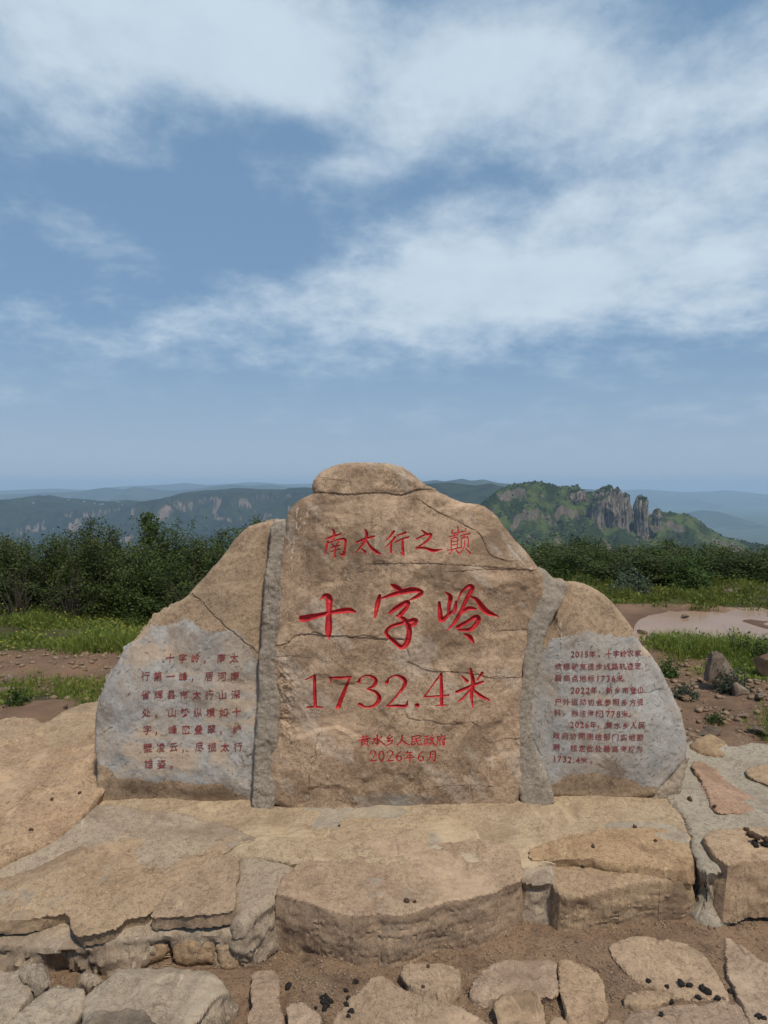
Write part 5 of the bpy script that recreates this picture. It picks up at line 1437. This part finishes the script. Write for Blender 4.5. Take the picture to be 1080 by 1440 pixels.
# ------------------------------------------------------------------ grass
def blades(name, polys, n, hmin, hmax, mat, label, cat, seed, width=0.006, clumps=0.6, lean=0.5):
    r = np.random.default_rng(seed)
    Xs, Ys = [], []
    for poly in polys:
        P = np.array(poly, float); a = 0.5 * abs(np.dot(P[:, 0], np.roll(P[:, 1], 1)) - np.dot(P[:, 1], np.roll(P[:, 0], 1)))
        k = n
        x = r.uniform(P[:, 0].min() - 0.2, P[:, 0].max() + 0.2, k); y = r.uniform(P[:, 1].min() - 0.2, P[:, 1].max() + 0.2, k)
        d = poly_sdf(P, x, y) + 0.28 * fbm(x * 1.8, y * 1.8, 0.3, 4, seed)
        dn = np.clip(d / 0.25, 0, 1) * np.clip(0.75 + clumps * 1.6 * fbm(x * 2.6, y * 2.6, 2.3, 3, seed + 2), 0.03, 1)
        m = r.random(k) < dn
        Xs.append(x[m]); Ys.append(y[m])
    x, y = np.concatenate(Xs), np.concatenate(Ys)
    m = poly_sdf(POND, x, y) < 0.02
    x, y = x[m], y[m]; k = len(x); z = ground_z(x, y) - 0.01
    hv_ = np.clip(0.7 + 0.9 * fbm(x * 1.7, y * 1.7, 6.3, 3, seed + 4), 0.25, 1.5)
    h = (hmin + (hmax - hmin) * r.random(k) ** 1.6) * hv_
    a = r.random(k) * 6.283; b = r.random(k) * 6.283; ln = lean * r.random(k) * h
    w = width * (0.6 + 0.8 * r.random(k))
    px_, py_ = np.cos(a) * w / 2, np.sin(a) * w / 2
    lx, ly = np.cos(b) * ln, np.sin(b) * ln
    V = np.empty((k, 5, 3))
    V[:, 0] = np.stack([x - px_, y - py_, z], -1); V[:, 1] = np.stack([x + px_, y + py_, z], -1)
    V[:, 2] = np.stack([x + px_ * .7 + lx * .35, y + py_ * .7 + ly * .35, z + h * .6], -1); V[:, 3] = np.stack([x - px_ * .7 + lx * .35, y - py_ * .7 + ly * .35, z + h * .6], -1)
    V[:, 4] = np.stack([x + lx, y + ly, z + h], -1)
    base = (np.arange(k) * 5)[:, None]
    q = base + np.array([0, 1, 2, 3]); t = base + np.array([3, 2, 4])
    lm = r.random(k) < 0.35                                  # broad-leaved herbs between the blades
    LC = np.stack([x[lm] + r.normal(0, .03, lm.sum()), y[lm] + r.normal(0, .03, lm.sum()), z[lm] + h[lm] * r.random(lm.sum()) * 0.9], -1)
    LV, LF = leaf_quads(LC, 0.035 * width / 0.006, r, 0.8)
    o = link(name, mesh_np(name, np.concatenate([V.reshape(-1, 3), LV]), np.concatenate([q, LF + k * 5]), t, smooth=False), mat)
    tag(o, label, cat, None, 'stuff')
    return x, y, z, h


gl_ = blades('grass', [[(-6.5, 5.75), (-3.2, 5.7), (-2.2, 5.8), (-1.4, 6.0), (-0.9, 7.5), (-6.5, 8.2)]], 150000, 0.03, 0.17, M_GRASS, 'green meadow grass strip in front of the left thicket', 'grass', 11, 0.006, clumps=0.9, lean=1.1)
blades('grass', [GRASS_ZONES[1]], 45000, 0.03, 0.11, M_GRASS, 'low grass patch behind the bedrock shelf on the left', 'grass', 12, 0.005)
gr_ = blades('grass', [GRASS_ZONES[2]], 110000, 0.03, 0.15, M_GRASS, 'green grass bank in front of the puddle on the right', 'grass', 13, 0.006, clumps=0.9, lean=1.1)
blades('grass', [GRASS_ZONES[3]], 150000, 0.04, 0.16, M_GRASS, 'short patchy grass between the puddle and the right shrubs', 'grass', 14, 0.008, clumps=0.9)
blades('grass', [GRASS_ZONES[4], [(2.45, 4.2), (3.6, 4.0), (3.6, 5.3), (2.6, 5.2)], [(1.9, 5.2), (3.2, 4.9), (3.2, 5.7), (2.0, 5.8)], [(2.1, 4.6), (2.7, 4.4), (3.4, 4.6), (3.4, 5.4), (2.2, 5.4)], [(1.7, 6.6), (2.5, 6.6), (2.6, 8.4), (1.6, 8.4)]], 26000, 0.03, 0.13, M_GRASS, 'sparse grass tufts on the dirt right of the monument', 'grass', 15, 0.005, clumps=1.2)
# yellow flower heads in the left strip
sel = rng.random(len(gl_[0])) < 0.006
fx, fy, fz, fh = [q[sel] for q in gl_]
fv, ff, off = [], [], 0
for x, y, z, h in zip(fx, fy, fz, fh):
    fv.append(icv * 0.009 * np.array([1, 1, 0.5]) + (x, y, z + h + 0.01)); ff.append(icf + off); off += len(icv)
tag(link('flowers', mesh_np('flowers', np.concatenate(fv), None, np.concatenate(ff)), M_YEL), 'tiny yellow wild flowers dotted through the left grass strip', 'flowers', None, 'stuff')


# ------------------------------------------------------------------ shrubs
def tube(p0, p1, r0, r1, V, F, mid=None):
    p0, p1 = np.array(p0), np.array(p1)
    pts = [p0, (p0 + p1) / 2 + (mid if mid is not None else 0), p1]; rs = [r0, (r0 + r1) / 2, r1]
    b = len(V)
    for p, r in zip(pts, rs):
        for k in range(4):
            a = k * math.pi / 2; V.append((p[0] + r * math.cos(a), p[1] + r * math.sin(a), p[2]))
    for i in range(2):
        for k in range(4):
            F.append((b + i * 4 + k, b + i * 4 + (k + 1) % 4, b + (i + 1) * 4 + (k + 1) % 4, b + (i + 1) * 4 + k))


def shrub_meshes(seed, w, h, ntip, nleaf, lsize, spread=0.10, conic=0.0, lean=0.0):
    r = np.random.default_rng(seed)
    tips = []
    while len(tips) < ntip:
        p = r.uniform(-1, 1, 3); p[2] = abs(p[2])
        q = p[0] ** 2 + p[1] ** 2 + (p[2]) ** 2
        if q > 1 or q < 0.12: continue
        if conic and math.hypot(p[0], p[1]) > 1.05 - conic * p[2]: continue
        k = 1 + 0.22 * vnoise(p[0] * 2.3 + seed, p[1] * 2.3, p[2] * 2.3, seed)
        tips.append((p[0] * w / 2 * k, p[1] * w / 2 * k, (0.06 + 0.94 * p[2]) * h * k))
    for _ in range(max(3, ntip // 9)):                        # taller shoots poking out of the crown
        a = r.random() * 6.28; q = r.random() * 0.7
        tips.append((math.cos(a) * q * w / 2, math.sin(a) * q * w / 2, h * r.uniform(1.0, 1.3)))
    tips = np.array(tips)
    V, F = [], []
    for t in tips:
        b = np.array([r.normal(0, 0.05), r.normal(0, 0.05), 0.0])
        tube(b, t, 0.009, 0.002, V, F, mid=np.array([t[0] * 0.1, t[1] * 0.1, 0.12 * h]) * r.random())
    reps = np.repeat(np.arange(len(tips)), nleaf)
    back = r.random(len(reps)) ** 1.4
    C = tips[reps] * (1 - 0.38 * back[:, None]) + r.standard_normal((len(reps), 3)) * spread * np.array([1, 1, 0.8])
    C[:, 2] = np.maximum(C[:, 2], 0.02)
    LV, LF = leaf_quads(C, lsize, r)
    stems = mesh_np('stems', V, F); stems.materials.append(M_TWIG)
    fol = mesh_np('foliage', LV, LF, smooth=False)
    return stems, fol


def place_shrub(meshes, mat, x, y, s, rz, label, cat='shrub', group=None, name='shrub', sz=None):
    root = empty(name, (x, y, float(ground_z(np.array([x]), np.array([y]))[0]) - 0.02))
    root.scale = (s, s, sz or s); root.rotation_euler = (0, 0, rz)
    tag(root, label, cat, group)
    st = bpy.data.objects.new('stems', meshes[0]); COL.objects.link(st); st.parent = root
    fo = bpy.data.objects.new('foliage', meshes[1]); COL.objects.link(fo); fo.parent = root
    if not meshes[1].materials: meshes[1].materials.append(mat)
    return root


SH = [shrub_meshes(600 + k, (1.2, 0.95, 1.3, 0.8)[k], 1.0, (140, 120, 150, 90)[k], 85, 0.036, 0.055, conic=(0.1, 0.75, 0.3, 0.85)[k]) for k in range(4)]
SHF = [shrub_meshes(620 + k, 1.3, 0.85, 120, 75, 0.046, 0.065) for k in range(3)]
GL_, GR_ = 'shrubs of the left thicket', 'shrubs of the right thicket'
rs = np.random.default_rng(77)


def top_y(px):     # crown line of the left thicket in the photograph's rows
    return np.interp(px, [-80, 0, 40, 70, 95, 130, 160, 190, 230, 260, 300, 335, 400], [762, 760, 757, 752, 744, 752, 746, 758, 752, 748, 755, 752, 750])


for row, (Y, n, lab) in enumerate([(7.7, 9, 'dark green shrub in the front row of the thicket left of the monument'), (8.7, 10, 'dark green shrub in the rear rows of the thicket left of the monument'), (9.7, 10, 'dark green shrub in the rear rows of the thicket left of the monument')]):
    for i in range(n):
        px = -80 + (460) * (i + 0.5) / n + rs.uniform(-14, 14)
        x = (px - 540) / 960 * Y; y = Y + rs.uniform(-0.25, 0.25)
        gz = float(ground_z(np.array([x]), np.array([y]))[0])
        zt = CAM_Z - (top_y(px) + rs.uniform(-15, 30) + (16 if row == 0 else 0) - 683) / 960 * y
        hh = max(0.5, (zt - gz) / 1.14)
        place_shrub(SH[i % 4], M_LEAFB if i % 4 in (1, 3) else M_LEAF, x, y, rs.uniform(0.85, 1.1), rs.uniform(0, 6.28), lab, group=GL_ + (' front row' if row == 0 else ' rear rows'), sz=hh)


def top_r(px):
    return np.interp(px, [640, 735, 760, 800, 850, 900, 920, 960, 1000, 1080, 1200], [770, 758, 757, 762, 766, 770, 757, 768, 771, 774, 778])


for row, (Y, n) in enumerate([(11.0, 9), (12.6, 11), (14.4, 12)]):
    for i in range(n):
        px = 660 + 540 * (i + 0.5) / n + rs.uniform(-14, 14)
        x = (px - 540) / 960 * Y; y = Y + rs.uniform(-0.4, 0.4)
        gz = float(ground_z(np.array([x]), np.array([y]))[0])
        zt = CAM_Z - (top_r(px) + rs.uniform(-5, 14) + (2 - row) * 12 - 683) / 960 * y
        hh = max(0.45, (zt - gz) / 0.97)
        lab = 'dark green shrub in the front row of the thicket right of the monument' if row == 0 else 'dark green shrub in the rear rows of the thicket right of the monument'
        place_shrub(SHF[i % 3], M_LEAFB if i % 3 == 1 else M_LEAF, x, y, rs.uniform(1.0, 1.35), rs.uniform(0, 6.28), lab, group=GR_ + (' front row' if row == 0 else ' rear rows'), sz=hh)
brt = shrub_meshes(650, 1.0, 0.8, 90, 70, 0.045, 0.06)
yb = 10.2
place_shrub(brt, M_LEAF2, (968 - 540) / 960 * yb, yb, 0.9, 0.4, 'bright green rounded shrub in front of the right thicket', sz=0.5)
gsh = shrub_meshes(651, 0.9, 0.35, 40, 40, 0.045, 0.05)
place_shrub(gsh, M_LEAF3, (890 - 540) / 960 * 9.6, 9.6, 0.8, 0.2, 'low silvery shrub with pale blossom at the foot of the right thicket', sz=0.8)
# the little tree rising above the left thicket
tree = empty('tree', ((207 - 540) / 960 * 9.2, 9.2, float(ground_z(np.array([-3.2]), np.array([9.2]))[0])))
tag(tree, 'slim young tree poking up above the left thicket', 'tree')
r_ = np.random.default_rng(91)
V, F = [], []
ztop = CAM_Z - (727 - 683) / 960 * 9.2 - tree.location.z
tube((0, 0, 0), (0.02, 0, ztop * 0.95), 0.022, 0.006, V, F)
tips = []
for k in range(26):
    f = r_.uniform(0.6, 1.0); a = r_.random() * 6.28; q = 0.10 * (1.15 - abs(f - 0.8) * 2.5) * r_.uniform(0.5, 1.1)
    t = np.array([0.02 * f + math.cos(a) * q + (0.07 * (f - .75)), math.sin(a) * q, ztop * f]); tips.append(t)
    tube((0.02 * f, 0, ztop * (f - 0.08)), t, 0.006, 0.002, V, F)
link('trunk', mesh_np('trunk', V, F), M_TWIG, tree)
tips = np.array(tips); reps = np.repeat(np.arange(26), 40)
LV, LF = leaf_quads(tips[reps] + r_.standard_normal((len(reps), 3)) * 0.028, 0.045, r_)
link('crown', mesh_np('crown', LV, LF, smooth=False), M_LEAF, tree)
# dry twiggy bushes at the foot of the left thicket
for k, (px, Y, lab) in enumerate([(20, 7.1, 'bare brown twiggy bush at the left edge of the thicket'), (95, 7.15, 'bare brown twiggy bush standing before the left thicket, second from the left edge'), (272, 7.0, 'bare brown twiggy bush half hidden by the left slope of the monument')]):
    x = (px - 540) / 960 * Y; V, F = [], []
    for j in range(34):
        a = rs.uniform(0, 6.28); q = rs.uniform(0.05, 0.38); t = (math.cos(a) * q, math.sin(a) * q, rs.uniform(0.15, 0.55))
        tube((rs.normal(0, .03), rs.normal(0, .03), 0), t, 0.006, 0.002, V, F)
        t2 = (t[0] + rs.normal(0, .1), t[1] + rs.normal(0, .1), t[2] + rs.uniform(0.0, .12)); tube(t, t2, 0.003, 0.0015, V, F)
    o = link('dry_bush', mesh_np('dry_bush', V, F), M_TWIG)
    o.location = (x, Y, float(ground_z(np.array([x]), np.array([Y]))[0])); tag(o, lab, 'bush', 'dry bushes before the left thicket')
# weeds
wd = shrub_meshes(660, 0.30, 0.16, 22, 26, 0.03, 0.02)
wd2 = shrub_meshes(661, 0.34, 0.30, 26, 24, 0.035, 0.03)
for (px, py, s, m, lab) in [(1006, 1016, 0.42, M_LEAF2, 'small bright green weed on the rim of the cement paving'), (962, 982, 0.6, M_LEAF3, 'grey-green weed at the right edge of the monument'), (1030, 975, 0.6, M_LEAF3, 'feathery grey weed growing against the tall ridged rock'), (1040, 922, 0.6, M_LEAF, 'dark leafy weed on the grass bank before the puddle'), (1070, 930, 0.6, M_LEAF, 'dark leafy weed at the right end of the grass bank'), (940, 950, 0.7, M_LEAF2, 'tiny weed on the dirt by the right shoulder of the monument'), (25, 990, 0.6, M_LEAF, 'dark low weed behind the bedrock shelf at the left edge')]:
    d = ray(px, py); y = 4.0
    for _ in range(40):
        P = CAM + d * (y / d[1]); y = 0.5 * y + 0.5 * (CAM_Z - float(ground_z(P[0:1], P[1:2])[0])) / -d[2] * d[1]
    src = wd2 if py in (975, 922, 930) else wd
    src = (src[0], src[1].copy()); src[1].materials.clear()
    place_shrub(src, m, P[0], P[1], s, px, lab, cat='weed', name='weed')

# ------------------------------------------------------------------ haze
HAZE_DENS = 1.15e-4
b = bmesh.new(); bmesh.ops.create_cube(b, size=1.0)
me = bpy.data.meshes.new('haze'); b.to_mesh(me); b.free()
hm = bpy.data.materials.new('haze_air'); hm.use_nodes = True
hn = hm.node_tree.nodes; hn.clear()
pvn = hn.new('ShaderNodeVolumePrincipled'); pvn.inputs['Density'].default_value = HAZE_DENS
pvn.inputs['Color'].default_value = (0.56, 0.75, 0.98, 1); pvn.inputs['Anisotropy'].default_value = 0.0
ho = hn.new('ShaderNodeOutputMaterial'); hm.node_tree.links.new(pvn.outputs[0], ho.inputs['Volume'])
hz_o = link('haze', me, hm)
hz_o.scale = (33000, 20000, 560); hz_o.location = (0, 6200, 80 - 280)
tag(hz_o, kind='stuff')
lo_z = float(GZ.min()); hz_o.scale[2] = 100 - (lo_z - 1); hz_o.location[2] = (100 + lo_z - 1) / 2
